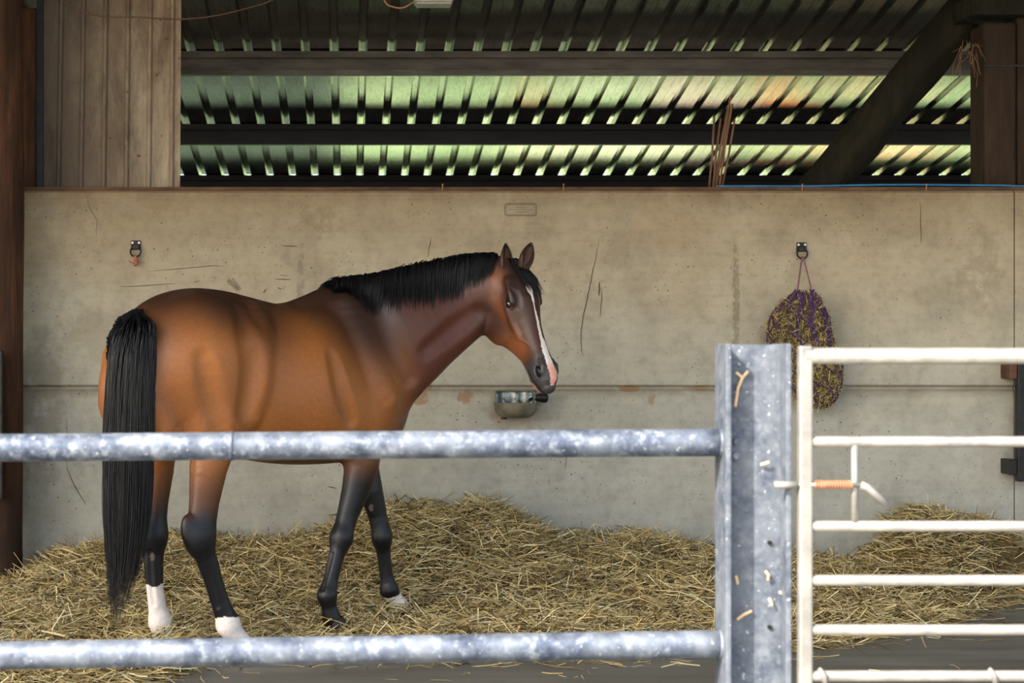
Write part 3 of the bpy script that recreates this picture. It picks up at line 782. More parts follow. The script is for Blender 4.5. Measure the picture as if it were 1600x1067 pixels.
# neck
NS = np.array([0.25, -0.97, 0.0]); NS /= np.linalg.norm(NS)
def spl(pts, *rs, m=4):
    A = np.array([list(p)+[r[i] for r in rs] for i, p in enumerate(pts)]); o = []
    for i in range(len(A)-1):
        p0, p1, p2, p3 = A[max(i-1,0)], A[i], A[i+1], A[min(i+2,len(A)-1)]
        for k in range(m):
            t = k/m; o.append(0.5*((2*p1)+(p2-p0)*t+(2*p0-5*p1+4*p2-p3)*t*t+(3*p1-p0-3*p2+p3)*t**3))
    o.append(A[-1]); o = np.array(o); return o[:, :3], *[o[:, 3+j] for j in range(len(rs))]
def IP(px, py, Y): return np.array(at(px, py, Y))
neck_c = [IP(560,560,9.76), IP(605,530,9.80), IP(648,505,9.86), IP(690,484,9.91), IP(728,466,9.94), IP(758,455,9.93), IP(780,450,9.91)]
add(tubeP(*spl(neck_c, [.17,.155,.130,.108,.096,.088,.080], [.33,.315,.275,.232,.195,.165,.135]), NS), 0.07)
add(tubeP([IP(530,455,9.74), IP(600,448,9.79), IP(660,432,9.86), IP(720,418,9.93), IP(775,414,9.92)], [.04,.045,.045,.045,.05], [.05,.045,.045,.045,.045], NS), 0.05)
# jugular groove hint and windpipe line
add(tubeP([IP(640,592,9.80), IP(690,545,9.87), IP(738,506,9.92)], [.06,.05,.045], [.075,.065,.06], NS), 0.06)
# head
lo = np.min([H(u,v,w_) for u in (-.06,.71) for v in (-.31,.07) for w_ in (-.13,.13)], 0); hi = np.max([H(u,v,w_) for u in (-.06,.71) for v in (-.31,.07) for w_ in (-.13,.13)], 0)
add((head_fn, lo, hi), 0.045)
for sgn in (1, -1):
    add(tubeP([H(.10,-.005,sgn*.085), H(.165,.000,sgn*.104), H(.215,-.012,sgn*.104)], [.010,.010,.008], [.013,.013,.010], HVa), 0.035)  # brow
    add(ell(H(.245,-.20,sgn*.058), HA, (.115,.085,.028)), 0.03)           # cheek muscle
    add(tubeP([H(.235,-.062,sgn*.097), H(.30,-.080,sgn*.080), H(.37,-.085,sgn*.060)], [.008,.006,.004], [.010,.008,.005], HVa), 0.03)     # facial crest
    add(ell(H(.211,-.040,sgn*.112), HA, (.024,.016,.016)), 0.010, 's')    # eye socket
    add(tubeP([H(.182,-.034,sgn*.101),H(.196,-.018,sgn*.107),H(.218,-.019,sgn*.106),H(.238,-.034,sgn*.098)], [.0048]*4, [.005]*4, hw3), 0.006)   # upper lid
    add(tubeP([H(.184,-.040,sgn*.098),H(.204,-.062,sgn*.099),H(.228,-.058,sgn*.097),H(.240,-.038,sgn*.097)], [.005]*4, [.005]*4, hw3), 0.006)
    # nostril wing and opening
    add(tubeP([H(.545,-.018,sgn*.042),H(.575,-.012,sgn*.050),H(.605,-.026,sgn*.054),H(.618,-.050,sgn*.050)], [.008,.010,.010,.007], [.010,.012,.011,.009], HVa), 0.012)
    add(ell(H(.592,-.048,sgn*.060), HA, (.030,.015,.022)), 0.010, 's')
    # mouth line
    add(tubeP([H(.56,-.108,sgn*.066),H(.60,-.103,sgn*.066),H(.64,-.098,sgn*.056),H(.675,-.092,sgn*.030)], [.010]*4, [.0045]*4, hw3), 0.006, 's')
add(tubeP([H(.695,-.092,-.03),H(.702,-.092,0),H(.695,-.092,.03)], [.016]*3, [.005]*3, HLa), 0.006, 's')
add(ell(H(.615,-.118,0), HA, (.042,.024,.034)), 0.02)                 # chin and lower lip
add(ell(H(.655,-.112,0), HA, (.030,.016,.030)), 0.015)

def sdf(P):
    f = np.full(len(P), 1.0)
    for fn, lo, hi, k, mode in PR:
        pad = k+0.05
        m = np.all((P > lo-pad) & (P < hi+pad), axis=1)
        if not m.any(): continue
        idx = np.nonzero(m)[0]
        d = fn(P[idx])
        if mode == 'u': f[idx] = smin(f[idx], d, k)
        else: f[idx] = smax(f[idx], -d, k)
    return f
_dummy = 0
def grad(P, f0=None, e=0.003):
    g = np.empty_like(P)
    for i in range(3):
        d = np.zeros(3); d[i] = e; g[:, i] = (sdf(P+d)-sdf(P-d))/(2*e)
    return g
def project(P, it=2, off=0.0, step=0.02):
    for _ in range(it):
        f = sdf(P)-off; g = grad(P); n2 = np.maximum((g*g).sum(1), 0.05)
        dlt = -(f/n2)[:, None]*g; L = np.linalg.norm(dlt, axis=1); sc = np.minimum(1, step/np.maximum(L, 1e-9))
        P = P+dlt*sc[:, None]
    return P

def vis(px, py, lo_t=-.2, hi_t=.5):
    """the horse's surface point seen at a photo position"""
    ts = np.linspace(hi_t, lo_t, 260); P = np.array([ray(px, py, t) for t in ts]); f = sdf(P); k = int(np.argmax(f < 0))
    return P[k] if f[k] < 0 else None
def visH(px, py):
    Ys = np.linspace(9.3, 10.1, 400); P = np.array([IP(px, py, y) for y in Ys]); f = sdf(P); k = int(np.argmax(f < 0)); return P[k] if f[k] < 0 else None
def stroke(pts, r, h, mode, k=0.03, head=False):
    Ps = [visH(*p) if head else vis(*p) for p in pts]; Ps = [p for p in Ps if p is not None]
    if len(Ps) < 2: return
    Ps = np.array(Ps); g = grad(Ps); g /= np.linalg.norm(g, axis=1, keepdims=True)
    C_ = Ps-g*(r-h) if mode == 'u' else Ps+g*(r-h)
    n = len(C_); w_ = np.array([0.6]+[1.0]*(n-2)+[0.6]); rr_ = r*w_
    C_ = Ps-g*(rr_-h*w_)[:, None] if mode == 'u' else Ps+g*(rr_-h*w_)[:, None]
    C_, rr_ = spl(C_, list(rr_), m=3)
    STK.append((tubeP(C_, rr_, rr_, HR), k, mode))
STK = []
stroke([(400,476),(411,508),(415,550),(409,600),(397,655)], .06, .012, 'u', .05)
stroke([(372,485),(388,530),(390,580),(380,640)], .07, .008, 's', .05)
stroke([(578,462),(600,500),(622,545),(640,590)], .06, .011, 's', .045)
stroke([(545,475),(560,520),(585,570),(612,625)], .08, .010, 'u', .06)
stroke([(520,560),(532,610),(548,655)], .06, .009, 's', .04)
stroke([(318,560),(330,620),(345,680)], .07, .012, 's', .05)
stroke([(745,488),(710,512),(665,548)], .05, .0035, 's', .05)
stroke([(300,742),(314,738),(330,745)], .014, .003, 'u', .01)
stroke([(316,865),(328,905),(340,948)], .016, .006, 's', .012)
stroke([(234,862),(236,905),(240,945)], .016, .005, 's', .012)
stroke([(519,866),(511,895),(505,920)], .015, .005, 's', .012)
stroke([(598,866),(601,890),(604,912)], .013, .004, 's', .010)
stroke([(798,524),(812,530),(828,540)], .006, .0025, 'u', .005, True)
stroke([(800,452),(808,462),(812,478)], .016, .002, 's', .015, True)
for a_, b_, c_ in STK: add(a_, b_, c_)

def surface_nets():
    h = 0.0115
    lo = np.min([p[1] for p in PR], 0)-0.06; hi = np.max([p[2] for p in PR], 0)+0.06
    n = np.ceil((hi-lo)/h).astype(int)+1
    ax = [lo[i]+h*np.arange(n[i]) for i in range(3)]
    G = np.full(n, 1.0, np.float32)
    for fn, l, u, k, mode in PR:
        pad = k+0.02
        sl = tuple(slice(max(0, int((l[i]-pad-lo[i])/h)), min(n[i], int((u[i]+pad-lo[i])/h)+2)) for i in range(3))
        X, Y, Z = np.meshgrid(ax[0][sl[0]], ax[1][sl[1]], ax[2][sl[2]], indexing='ij')
        d = fn(np.stack([X.ravel(), Y.ravel(), Z.ravel()], 1)).reshape(X.shape)
        G[sl] = smin(G[sl], d, k) if mode == 'u' else smax(G[sl], -d, k)
    S = G < 0
    c = np.zeros(np.array(n)-1, np.int8)
    for i in (0, 1):
        for j in (0, 1):
            for k in (0, 1): c += S[i:n[0]-1+i, j:n[1]-1+j, k:n[2]-1+k]
    act = (c > 0) & (c < 8); ids = np.full(act.shape, -1, np.int64); cells = np.argwhere(act); ids[act] = np.arange(len(cells))
    acc = np.zeros((len(cells), 3)); cnt = np.zeros(len(cells))
    I, J, K = cells.T
    for a in range(3):
        o1, o2 = [q for q in range(3) if q != a]
        for p in (0, 1):
            for q in (0, 1):
                s = np.zeros(3, int); s[o1] = p; s[o2] = q; e = s.copy(); e[a] = 1
                g0 = G[I+s[0], J+s[1], K+s[2]]; g1 = G[I+e[0], J+e[1], K+e[2]]
                m = (g0 < 0) != (g1 < 0); t = g0/(g0-g1+1e-12)
                pos = np.tile(s.astype(float), (len(cells), 1)); pos[:, a] = t
                acc[m] += pos[m]; cnt[m] += 1
    V = (cells+acc/cnt[:, None])*h+lo
    Q = []
    for a in range(3):
        b, d = [(1,2),(2,0),(0,1)][a]
        sA = [slice(1, -1)]*3; sA[a] = slice(0, -1); sB = list(sA); sB[a] = slice(1, None)
        m = S[tuple(sA)] != S[tuple(sB)]
        E = np.argwhere(m)+np.array([0 if i == a else 1 for i in range(3)])
        ins = S[E[:,0], E[:,1], E[:,2]]
        def cid(db, dd):
            q = E.copy(); q[:, b] += db; q[:, d] += dd; return ids[q[:,0], q[:,1], q[:,2]]
        f = np.stack([cid(-1,-1), cid(0,-1), cid(0,0), cid(-1,0)], 1)
        f[~ins] = f[~ins][:, ::-1]; Q.append(f)
    Q = np.concatenate(Q); Q = Q[(Q >= 0).all(1)]
    return V, Q
V, Q = surface_nets()
V = project(V, 2)
# one simple subdivision, projected again
def subdivide(V, Q):
    E = np.concatenate([Q[:, [0,1]], Q[:, [1,2]], Q[:, [2,3]], Q[:, [3,0]]]); Es = np.sort(E, 1)
    key = Es[:,0]*len(V)+Es[:,1]; uq, inv = np.unique(key, return_inverse=True)
    a = uq//len(V); b = uq % len(V); nV = len(V); nQ = len(Q); nE = len(uq)
    mid = (V[a]+V[b])/2; cen = V[Q].mean(1); V2 = np.concatenate([V, mid, cen])
    e = inv.reshape(4, nQ)+nV; c = np.arange(nQ)+nV+nE
    Fs = np.concatenate([np.stack([Q[:,0], e[0], c, e[3]], 1), np.stack([Q[:,1], e[1], c, e[0]], 1), np.stack([Q[:,2], e[2], c, e[1]], 1), np.stack([Q[:,3], e[3], c, e[2]], 1)])
    return V2, Fs
V, Q = subdivide(V, Q)
V = project(V, 2)

# coat colours from anatomy
def nz(P, sc, seed=0.0):
    r = np.random.default_rng(int(seed*10)+3); o = np.zeros(len(P))
    for k in range(10):
        d = r.normal(size=3); d /= np.linalg.norm(d); o += np.sin(P@d*sc*(0.6+0.1*k)*6.283+r.uniform(0, 6.28))
    return o/4.5
def L3(*c): return np.array(lin(*c)[:3])
def sstep(x, a, b): t = np.clip((x-a)/(b-a), 0, 1); return t*t*(3-2*t)
def coat(P):
    s, t, z = loc(P); u, v, w_ = hloc(P); n1 = nz(P, 2.2); n2 = nz(P, 9, 1)
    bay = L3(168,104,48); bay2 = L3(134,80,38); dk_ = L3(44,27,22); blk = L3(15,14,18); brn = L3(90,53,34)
    C = np.tile(bay, (len(P), 1))
    def mx(C, col, f): f = np.clip(f, 0, 1)[:, None]; return C*(1-f)+np.asarray(col)*f
    C = mx(C, bay2, 0.5+0.4*n1)
    # dark dorsal colour of the coat, with the shade along its top painted in
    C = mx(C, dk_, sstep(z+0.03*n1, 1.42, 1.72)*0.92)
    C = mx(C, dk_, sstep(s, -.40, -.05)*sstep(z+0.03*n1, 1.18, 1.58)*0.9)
    # shoulder, breast and neck browner
    C = mx(C, brn, sstep(s, .02, .38)*0.9)
    # neck region: beyond the shoulder
    px_ = P[:,0]/P[:,1]*F+PX0
    C = mx(C, L3(80,42,30), sstep(P[:,0], .22, .42)*(z > 1.2)*0.9)
    # legs: fade to black
    hind = s < -.5
    zl = np.where(hind, .84, .96)
    C = mx(C, L3(60,36,28), sstep(-(z+0.02*n1), -zl-.16, -zl+.08)*0.8)
    C = mx(C, blk, sstep(-(z+0.03*n1), -zl+.06, -zl+.20))
    # rear edge of the gaskin is dark
    # white socks on the hind legs and left fore pastern
    rgt = t > 0.02
    e = 0.012*n2
    wh = L3(228,218,212)
    C = mx(C, wh, ((hind & rgt & (z+e < 0.215)) | (hind & ~rgt & (z+e < 0.345)))*1.0)
    lf = (s > .15) & (z < .5)
    q = np.array(ray(640,930,-.05)); C = mx(C, wh, (lf & (z+e*0.6+0.25*(0.52-s) < 0.185) )*0.95)
    # chestnut marks
    for c in (ray(240,868,-.2), ray(580,792,-.07)):
        d2 = np.abs((P-c)); near = ((d2[:,0]/.012)**2+(d2[:,2]/.020)**2) < 1; C = mx(C, L3(92,84,80), near*0.9)
    # head
    hd = sstep(u, -.06, .02)*sstep(P[:,0], .60, .73)
    hc = np.tile(L3(68,39,27), (len(P), 1))
    hc = mx(hc, L3(38,24,20), sstep(v, -.05, .01)*sstep(-u, -.42, -.05)*0.9)                           # dark forehead and face front
    hc = mx(hc, L3(136,82,46), sstep(u, .28, .42)*sstep(-u, -.54, -.44)*sstep(-v, .03, .09)*0.8)       # lower cheek
    hc = mx(hc, L3(120,70,40), np.exp(-((u-.20)/.09)**2-((v+.10)/.035)**2)*0.85)                     # behind and below the eye
    hc = mx(hc, L3(150,82,44), np.exp(-((u-.06)/.06)**2-((v+.06)/.04)**2)*0.45)
    hc = mx(hc, L3(54,32,26), sstep(-v, .12, .24)*sstep(-u, -.32, -.22)*0.75)                      # jowl
    hc = mx(hc, L3(40,30,30), np.exp(-((u-.205)/.045)**2-((v+.034)/.034)**2)*sstep(w_, .05, .08)*0.95)
    hc = mx(hc, L3(58,56,58), sstep(u+0.35*v+0.010*n1, .475, .515))                                      # muzzle
    hc = mx(hc, L3(14,13,14), ((((u-.592)/.031)**2+((v+.048)/.017)**2) < 1.0)*(np.abs(w_) > .03)*1.0)
    hc = mx(hc, L3(20,17,18), (np.abs(v+.101-0.13*(u-.6)) < .0055)*(u > .555)*1.0)
    # blaze: star narrowing then widening to a pink snip
    cen = np.interp(u, [.13,.22,.34,.48,.56,.64,.68], [.004,.002,-.004,.000,.004,.004,.002])
    wid = np.interp(u, [.125,.150,.18,.21,.26,.32,.42,.50,.56,.61,.65,.68], [.005,.017,.018,.008,.0045,.006,.012,.021,.022,.028,.022,.010])*(1+.25*n2)
    bz = (np.abs(w_-cen+0.003*n2) < wid) & (v > -.055) & (u > .13) & (u < .675)
    C2 = np.tile(wh, (len(P), 1)); C2 = mx(C2, L3(226,164,148), sstep(u, .55, .60))
    hc = np.where(bz[:, None], C2, hc)
    hc = mx(hc, L3(214,140,124), (u > .62)*(v < -.112)*(v > -.135)*(w_ > -.03)*(w_ < .05)*0.9)   # pink lower lip
    C = mx(C, hc, hd) if False else C*(1-hd[:, None])+hc*hd[:, None]
    return C
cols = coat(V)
horse = tag(empty('horse', tuple(B(-.5, 0, 0.0))), 'bay horse with black mane, white blaze and white hind socks standing in the straw', 'horse')
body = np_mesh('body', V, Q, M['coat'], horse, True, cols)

# hooves
def hoof(top, fwd, mat, r=0.058, h=0.085, lean=0.05, base=None):
    top = np.array(top); fwd = np.array(fwd)/np.linalg.norm(fwd); sd_ = np.array([fwd[1], -fwd[0], 0])
    rows = []
    for f, rr_ in ((0, r*0.86), (0.08, r*0.94), (0.5, r*1.08), (1.0, r*1.22), (1.0, 0.001)):
        row = []
        for k in range(29):
            a = 2*math.pi*k/28; x = math.cos(a); y = math.sin(a)
            fx = x*rr_*(1.12 if x > 0 else 0.88); row.append(tuple(top+fwd*(fx+lean*f)+sd_*y*rr_*0.95-up3*h*f+up3*(0.012*x*(1-f))))
        rows.append(row)
    o = MB().grid(rows).build('hoof', mat, horse, smooth=True); return o
hoof(ray(384,1012,.22), HF*.6+np.array([.5,0,0]), M['hoof_pale'], 0.062, ray(384,1012,.22)[2]-0.002)
hoof(ray(259,1004,-.2), HF, M['hoof_pale'], 0.060, ray(259,1004,-.2)[2]-0.002)
hoof(ray(519,966,.16), HF, M['hoof'], 0.056, 0.085)
hoof(ray(628,948,-.05), HF*.5+np.array([.7,0,0]), M['hoof'], 0.056, 0.062, 0.05)

# eyes
for sgn in (1, -1):
    c = H(.211, -.040, sgn*.0945); rows = []
    for i in range(13):
        a = math.pi*i/12; rows.append([tuple(c+HLa*(.027*math.sin(a)*math.cos(b_))+HVa*(.0205*math.sin(a)*math.sin(b_))+hw3*(.020*math.cos(a))) for b_ in [2*math.pi*k/20 for k in range(21)]])
    MB().grid(rows).build('eye', M['eye'], horse, smooth=True)

# ears: cupped leaves
def ear(base, tip, open_dir, mat, rad=0.036, curl=0.02):
    base = np.array(base); tip = np.array(tip); ax_ = tip-base; L = np.linalg.norm(ax_); ax_ /= L
    o = np.array(open_dir, float); o -= ax_*(o@ax_); o /= np.linalg.norm(o); sd_ = np.cross(ax_, o)
    n, m = 15, 21; rows = []; Cc = []
    for i in range(n):
        f = i/(n-1)
        r = rad*np.interp(f, [0,.12,.3,.5,.7,.86,.95,1.0], [.72,.85,1.0,.98,.76,.46,.22,.03])
        half = np.interp(f, [0,.2,.5,1.0], [2.95,2.45,2.05,1.5])
        c = base+ax_*L*f + sd_*curl*math.sin(f*math.pi)*0.3 + o*0.010*math.sin(f*3.14)-o*0.004
        for k in range(m):
            g = -1+2*k/(m-1); a = math.pi+g*half
            rows.append(c+o*(math.cos(a)*r*0.8)+sd_*(math.sin(a)*r)); edge = abs(g)**6
            Cc.append(L3(66,38,28)*(1-edge)+L3(18,14,14)*edge if f < .8 else L3(20,15,15))
    Vv = np.array(rows); I = [(i*m+j, i*m+j+1, (i+1)*m+j+1, (i+1)*m+j) for i in range(n-1) for j in range(m-1)]
    ob = np_mesh('ear', Vv, np.array(I), mat, horse, True, np.array(Cc)); q = ob.modifiers.new('s', 'SOLIDIFY'); q.thickness = 0.005; q.offset = 0
    # inner fuzz
    mbf = MB()
    for k in range(60):
        f = random.uniform(.05,.6); a0 = base+ax_*L*f+sd_*random.uniform(-1,1)*rad*0.6-o*rad*0.45
        mbf.tube([a0, a0+ax_*0.02+o*0.012, a0+ax_*0.035+o*0.016], [0.001,0.0008,0.0003], 3)
    mbf.build('ear_hair', M['ear_fuzz'], ob)
    return ob
M['ear_fuzz'] = simple('ear_fuzz', lin(96,62,42), lin(134,92,64), 40, 0.8, bump=0)
ear(IP(787,426,9.86), IP(791,380,9.845), (0.55,-0.85,0.05), M['coat'], 0.034, 0.012)
ear(IP(818,420,9.80), IP(831,379,9.80), (0.30,-0.95,0.0), M['coat'], 0.036, -0.012)

# hair strands as thin ribbons
def ribbons(name, paths, width, mat, parent, taper=True):
    """paths (N,K,3) -> three sided slim tubes"""
    P = np.asarray(paths); N, K = P.shape[:2]
    T = np.gradient(P, axis=1); T /= np.linalg.norm(T, axis=2, keepdims=True)+1e-9
    r = rng.normal(size=(N, 1, 3)); A = np.cross(T, r); A /= np.linalg.norm(A, axis=2, keepdims=True)+1e-9; Bv = np.cross(T, A)
    w_ = width*(rng.uniform(.6, 1.3, (N, 1, 1)))
    tp = np.linspace(0, 1, K)[None, :, None]; w_ = w_*(1-0.85*tp**2.5) if taper else w_*np.ones_like(tp)
    Vs = []
    for k in range(3):
        a = 2*math.pi*k/3; Vs.append(P+(A*math.cos(a)+Bv*math.sin(a))*w_)
    Vv = np.stack(Vs, 2).reshape(-1, 3)          # N,K,3
    i = np.arange(N)[:, None, None]; j = np.arange(K-1)[None, :, None]; k = np.arange(3)[None, None, :]
    b0_ = (i*K+j)*3; q = np.stack([b0_+k, b0_+(k+1) % 3, b0_+3+(k+1) % 3, b0_+3+k], -1).reshape(-1, 4)
    return np_mesh(name, Vv, q, mat, parent, True)

# tail
def tail():
    N, K = 3400, 18
    root_s = rng.uniform(0, 1, N)
    # dock runs back and down from the croup
    ds = np.interp(root_s, [0,.35,.7,1], [-1.26,-1.35,-1.41,-1.42]); dz = np.interp(root_s, [0,.35,.7,1], [1.65,1.61,1.52,1.34])
    rt = rng.uniform(-1, 1, N)
    root = W0+ds[:, None]*HF+(rt*.035)[:, None]*HR+dz[:, None]*HZ
    # target column: image x range by height at Y~8.63
    q = rng.uniform(-1, 1, N); q = np.sign(q)*np.abs(q)**0.9
    endz = np.where(rng.uniform(0,1,N) < .14, rng.uniform(.25,.50,N), rng.uniform(.42,1.05,N)); clump = np.floor((q+1)*9); endz = endz+0.09*np.sin(clump*2.7)
    left = q < -.1; endz = np.where(left, endz-.05*rng.uniform(0,1,N), endz+.10*np.clip(q,0,1)); endz = np.maximum(endz, .235)
    t = np.linspace(0, 1, K)
    P = np.zeros((N, K, 3))
    yoff = rng.uniform(-1, 1, N)
    ph = rng.uniform(0, 6.28, N); am = rng.uniform(0, .007, N)
    zL = [0.2,.35,.5,.7,.9,1.1,1.3,1.45,1.55,1.62,1.68]
    xl = [178,172,168,164,163,163,166,171,180,192,205]; xr = [186,204,222,232,237,239,240,243,243,238,228]
    for k in range(K):
        f = t[k]; z = dz+(endz-dz)*f
        z = z+0.03*math.sin(min(f*6, math.pi))*(1-root_s)
        a = np.interp(z, zL, xl); b = np.interp(z, zL, xr); cx = (a+b)/2; hw_ = (b-a)/2
        px = cx+hw_*q*np.sqrt(1-(yoff*.0)**2)
        Y = 8.66+0.065*yoff*np.sqrt(np.maximum(1-q*q, 0.02))-0.012
        tgt = np.stack([(px-PX0)/F*Y, Y, z], 1)
        blend = sstep(np.full(N, f), 0.0, 0.16+0.0)[:, None]
        p = root*(1-blend)+tgt*blend; p[:, 2] = z
        p[:, 0] += am*np.sin(ph+f*7)+0.01*f*np.sin(ph*3)
        P[:, k] = p
    ribbons('tail', P, 0.0026, M['hair'], horse)
tail()

# mane: hair lies over the near side of the neck
def mane():
    N, K = 4800, 12
    cp = np.array([IP(516,452,9.74), IP(545,446,9.76), IP(580,437,9.78), IP(620,424,9.82), IP(660,411,9.87), IP(700,404,9.91), IP(740,403,9.94), IP(775,404,9.93)])
    f = rng.uniform(0, 1, N)*(len(cp)-1); i = np.minimum(f.astype(int), len(cp)-2); fr = (f-i)[:, None]
    P = cp[i]*(1-fr)+cp[i+1]*fr
    P = P+NS*rng.uniform(-.02, .03, N)[:, None]; P = project(P, 2, 0.0)
    g = grad(P); g /= np.linalg.norm(g, axis=1, keepdims=True)
    tt = f/(len(cp)-1)
    Ln = np.interp(tt, [0,.12,.3,.5,.7,.9,1.0], [.08,.17,.235,.26,.25,.19,.14])*rng.uniform(.55, 1.12, N)
    out = [P.copy()]; d = -up3[None, :]*0.35+NS*0.75+np.array([-.12,0,0]); d = np.tile(d, (N, 1))+rng.normal(0, .10, (N, 3))+up3*(rng.uniform(0, 1, (N, 1))**5*2.2)
    off = rng.uniform(.001, .018, N)
    for k in range(1, K):
        d = d*0.62+np.array([-.10,-.05,-1.0])*0.38+rng.normal(0, .018, (N, 3)); d /= np.linalg.norm(d, axis=1, keepdims=True)
        P = P+d*(Ln/(K-1))[:, None]
        s = sdf(P); gg = grad(P); gg /= np.linalg.norm(gg, axis=1, keepdims=True)+1e-9
        push = np.clip(off*min(1, k/3)-s, 0, .05)+np.clip(-(s-off-0.008), -.01, 0)*0.5
        P = P+gg*push[:, None]; out.append(P.copy())
    ribbons('mane', np.stack(out, 1), 0.0022, M['hair'], horse)
mane()
def forelock():
    N, K = 700, 11
    P = HP+HLa*rng.uniform(-.05, .03, (N, 1))+hw3*rng.uniform(-.045, .035, (N, 1))+HVa*.02
    P = project(P, 3, 0.0); out = [P.copy()]
    side = rng.uniform(-1, 1, N)
    d = HVa*0.45+HLa*0.5-hw3*(0.18+0.30*side)[:, None]; d = d+rng.normal(0, .10, (N, 3)); Ln = rng.uniform(.09, .20, N)
    off = rng.uniform(.002, .018, N)
    for k in range(1, K):
        d = d*0.7+(HLa*1.0-hw3*(0.22+0.2*side)[:, None]-up3*0.2)*0.3; d /= np.linalg.norm(d, axis=1, keepdims=True)
        P = P+d*(Ln/(K-1))[:, None]; s = sdf(P); gg = grad(P); gg /= np.linalg.norm(gg, axis=1, keepdims=True)+1e-9
        P = P+gg*np.clip(off-s, 0, .05)[:, None]; out.append(P.copy())
    ribbons('forelock', np.stack(out, 1), 0.0018, M['hair'], horse)
forelock()

# ------------------------------------------------------------------ straw bedding
wx = [(px-PX0)/F*11.4 for px in (-60,0,50,100,170,260,350,450,520,600,650,700,780,830,880,960,1050,1100,1140,1240,1320,1370,1400,1440,1500,1560,1600,1700)]
wh_ = [CZ-(py-PY0)/F*11.4 for py in (915,905,885,862,846,838,842,842,826,788,782,788,790,812,832,836,842,850,856,868,874,866,815,794,804,812,838,850)]
ex = [-3.2,-1.5,-.95,-.82,-.6,.2,1.5,2.3,2.9,3.25,3.7,4.0,4.6]
ey = [7.9,8.0,8.25,8.6,9.05,9.15,9.2,9.5,9.95,10.4,11.0,11.25,11.4]
def vn(X, Y, sc, seed):
    r = np.random.default_rng(seed); o = 0
    for k in range(8):
        a = r.uniform(0, 6.283); f = sc*(0.6+0.15*k); o = o+np.sin((X*np.cos(a)+Y*np.sin(a))*f+r.uniform(0, 6.283))
    return o/4
def edge(X): return np.interp(X, ex, ey)+0.10*vn(X, 0*X, 9, 3)
def mound(X, Y):
    e = edge(X); th = 0.035*sstep(Y, e, e+0.35)
    hw_ = (np.interp(X, wx, wh_)-0.05)*(1-sstep(X, 3.95, 4.5))
    start = np.where(X > 2.2, np.maximum(np.minimum(e+0.1, 10.4), e+0.02), 9.7); start = np.minimum(start, 11.3)
    r = np.clip((Y-start)/(11.35-start), 0, 1)
    ridge = np.maximum(hw_-.035, 0)*(r*r*(3-2*r))**1.1
    left = 0.07*np.exp(-((X+1.6)/.5)**2-((Y-9.6)/.5)**2)
    return th+ridge+left+(th > 0.01)*(0.024*vn(X, Y, 9, 5)+0.018*vn(X, Y, 24, 6))*np.minimum(1, th/.03)
gx, gy = np.meshgrid(np.linspace(-3.2, 4.6, 260), np.linspace(7.9, 11.595, 130), indexing='ij')
gz = mound(gx, gy)-0.02
G_ = np.stack([gx, gy, gz], -1).reshape(-1, 3); na, nb = gx.shape
ii, jj = np.meshgrid(np.arange(na-1), np.arange(nb-1), indexing='ij'); bq = (ii*nb+jj)
fq = np.stack([bq, bq+nb, bq+nb+1, bq+1], -1).reshape(-1, 4)
bed = np_mesh('straw_bedding', G_, fq, M['straw_bed'])
tag(bed, 'golden straw bedding heaped against the concrete wall and spread over the floor', 'straw', kind='stuff')

PAL = np.array([L3(216,196,140), L3(196,174,114), L3(234,222,178), L3(160,138,88), L3(124,102,64), L3(204,196,158), L3(86,70,44)])
PW = np.array([.22,.22,.15,.16,.12,.08,.06]); PW /= PW.sum()
def stalks(n, X, Y, Z, tilt, Ls, wd, name, parent=None, dark=None):
    az = rng.uniform(0, 2*math.pi, n); d = np.stack([np.cos(az)*np.cos(tilt), np.sin(az)*np.cos(tilt)*0.8, np.sin(tilt)], 1)
    C0 = np.stack([X, Y, Z], 1); Ls = Ls[:, None]
    bend = rng.normal(0, .10, (n, 3))*Ls
    P = np.stack([C0-d*Ls/2, C0+bend*0.6-np.array([0,0,.0]), C0+d*Ls/2], 1)
    P[:, :, 1] = np.minimum(P[:, :, 1], 11.592)
    T = P[:, 2]-P[:, 0]; T /= np.linalg.norm(T, axis=1, keepdims=True)+1e-9
    r = rng.normal(size=(n, 3)); A = np.cross(T, r); A /= np.linalg.norm(A, axis=1, keepdims=True); Bv = np.cross(T, A)
    Vs = []
    for k in range(3):
        a = 2*math.pi*k/3; o = (A*math.cos(a)+Bv*math.sin(a)*0.6)*wd[:, None]; Vs.append(P+o[:, None, :])
    Vv = np.stack(Vs, 2).reshape(-1, 3)
    i = np.arange(n)[:, None, None]; j = np.arange(2)[None, :, None]; k = np.arange(3)[None, None, :]; b0_ = (i*3+j)*3
    q = np.stack([b0_+k, b0_+(k+1) % 3, b0_+3+(k+1) % 3, b0_+3+k], -1).reshape(-1, 4)
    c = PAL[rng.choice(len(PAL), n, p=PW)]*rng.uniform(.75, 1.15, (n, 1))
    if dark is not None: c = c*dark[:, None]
    return Vv, q, np.repeat(c, 9, 0)
n = 120000
X = rng.uniform(-3.1, 4.7, n); Y = 11.58-(11.58-7.9)*rng.uniform(0, 1, n)
e = edge(X); keep = (Y > e-0.02)|(rng.uniform(0, 1, n) < np.exp(-(e-Y)/0.10)*0.5)
X, Y = X[keep], Y[keep]; n = len(X)
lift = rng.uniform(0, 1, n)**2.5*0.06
gxs = (mound(X+.02, Y)-mound(X-.02, Y))/.04
Z = mound(X, Y)+lift-0.004; Z = np.maximum(Z, 0.004)
steep = rng.uniform(0, 1, n) < 0.07*np.clip(Z/.1, 0, 1)
tilt = np.where(steep, rng.normal(0, .7, n), rng.normal(0, .30, n)); tilt = np.where(Z < .02, tilt*0.15, tilt)
Ls = rng.uniform(.05, .27, n); wd = rng.uniform(.0013, .0040, n)
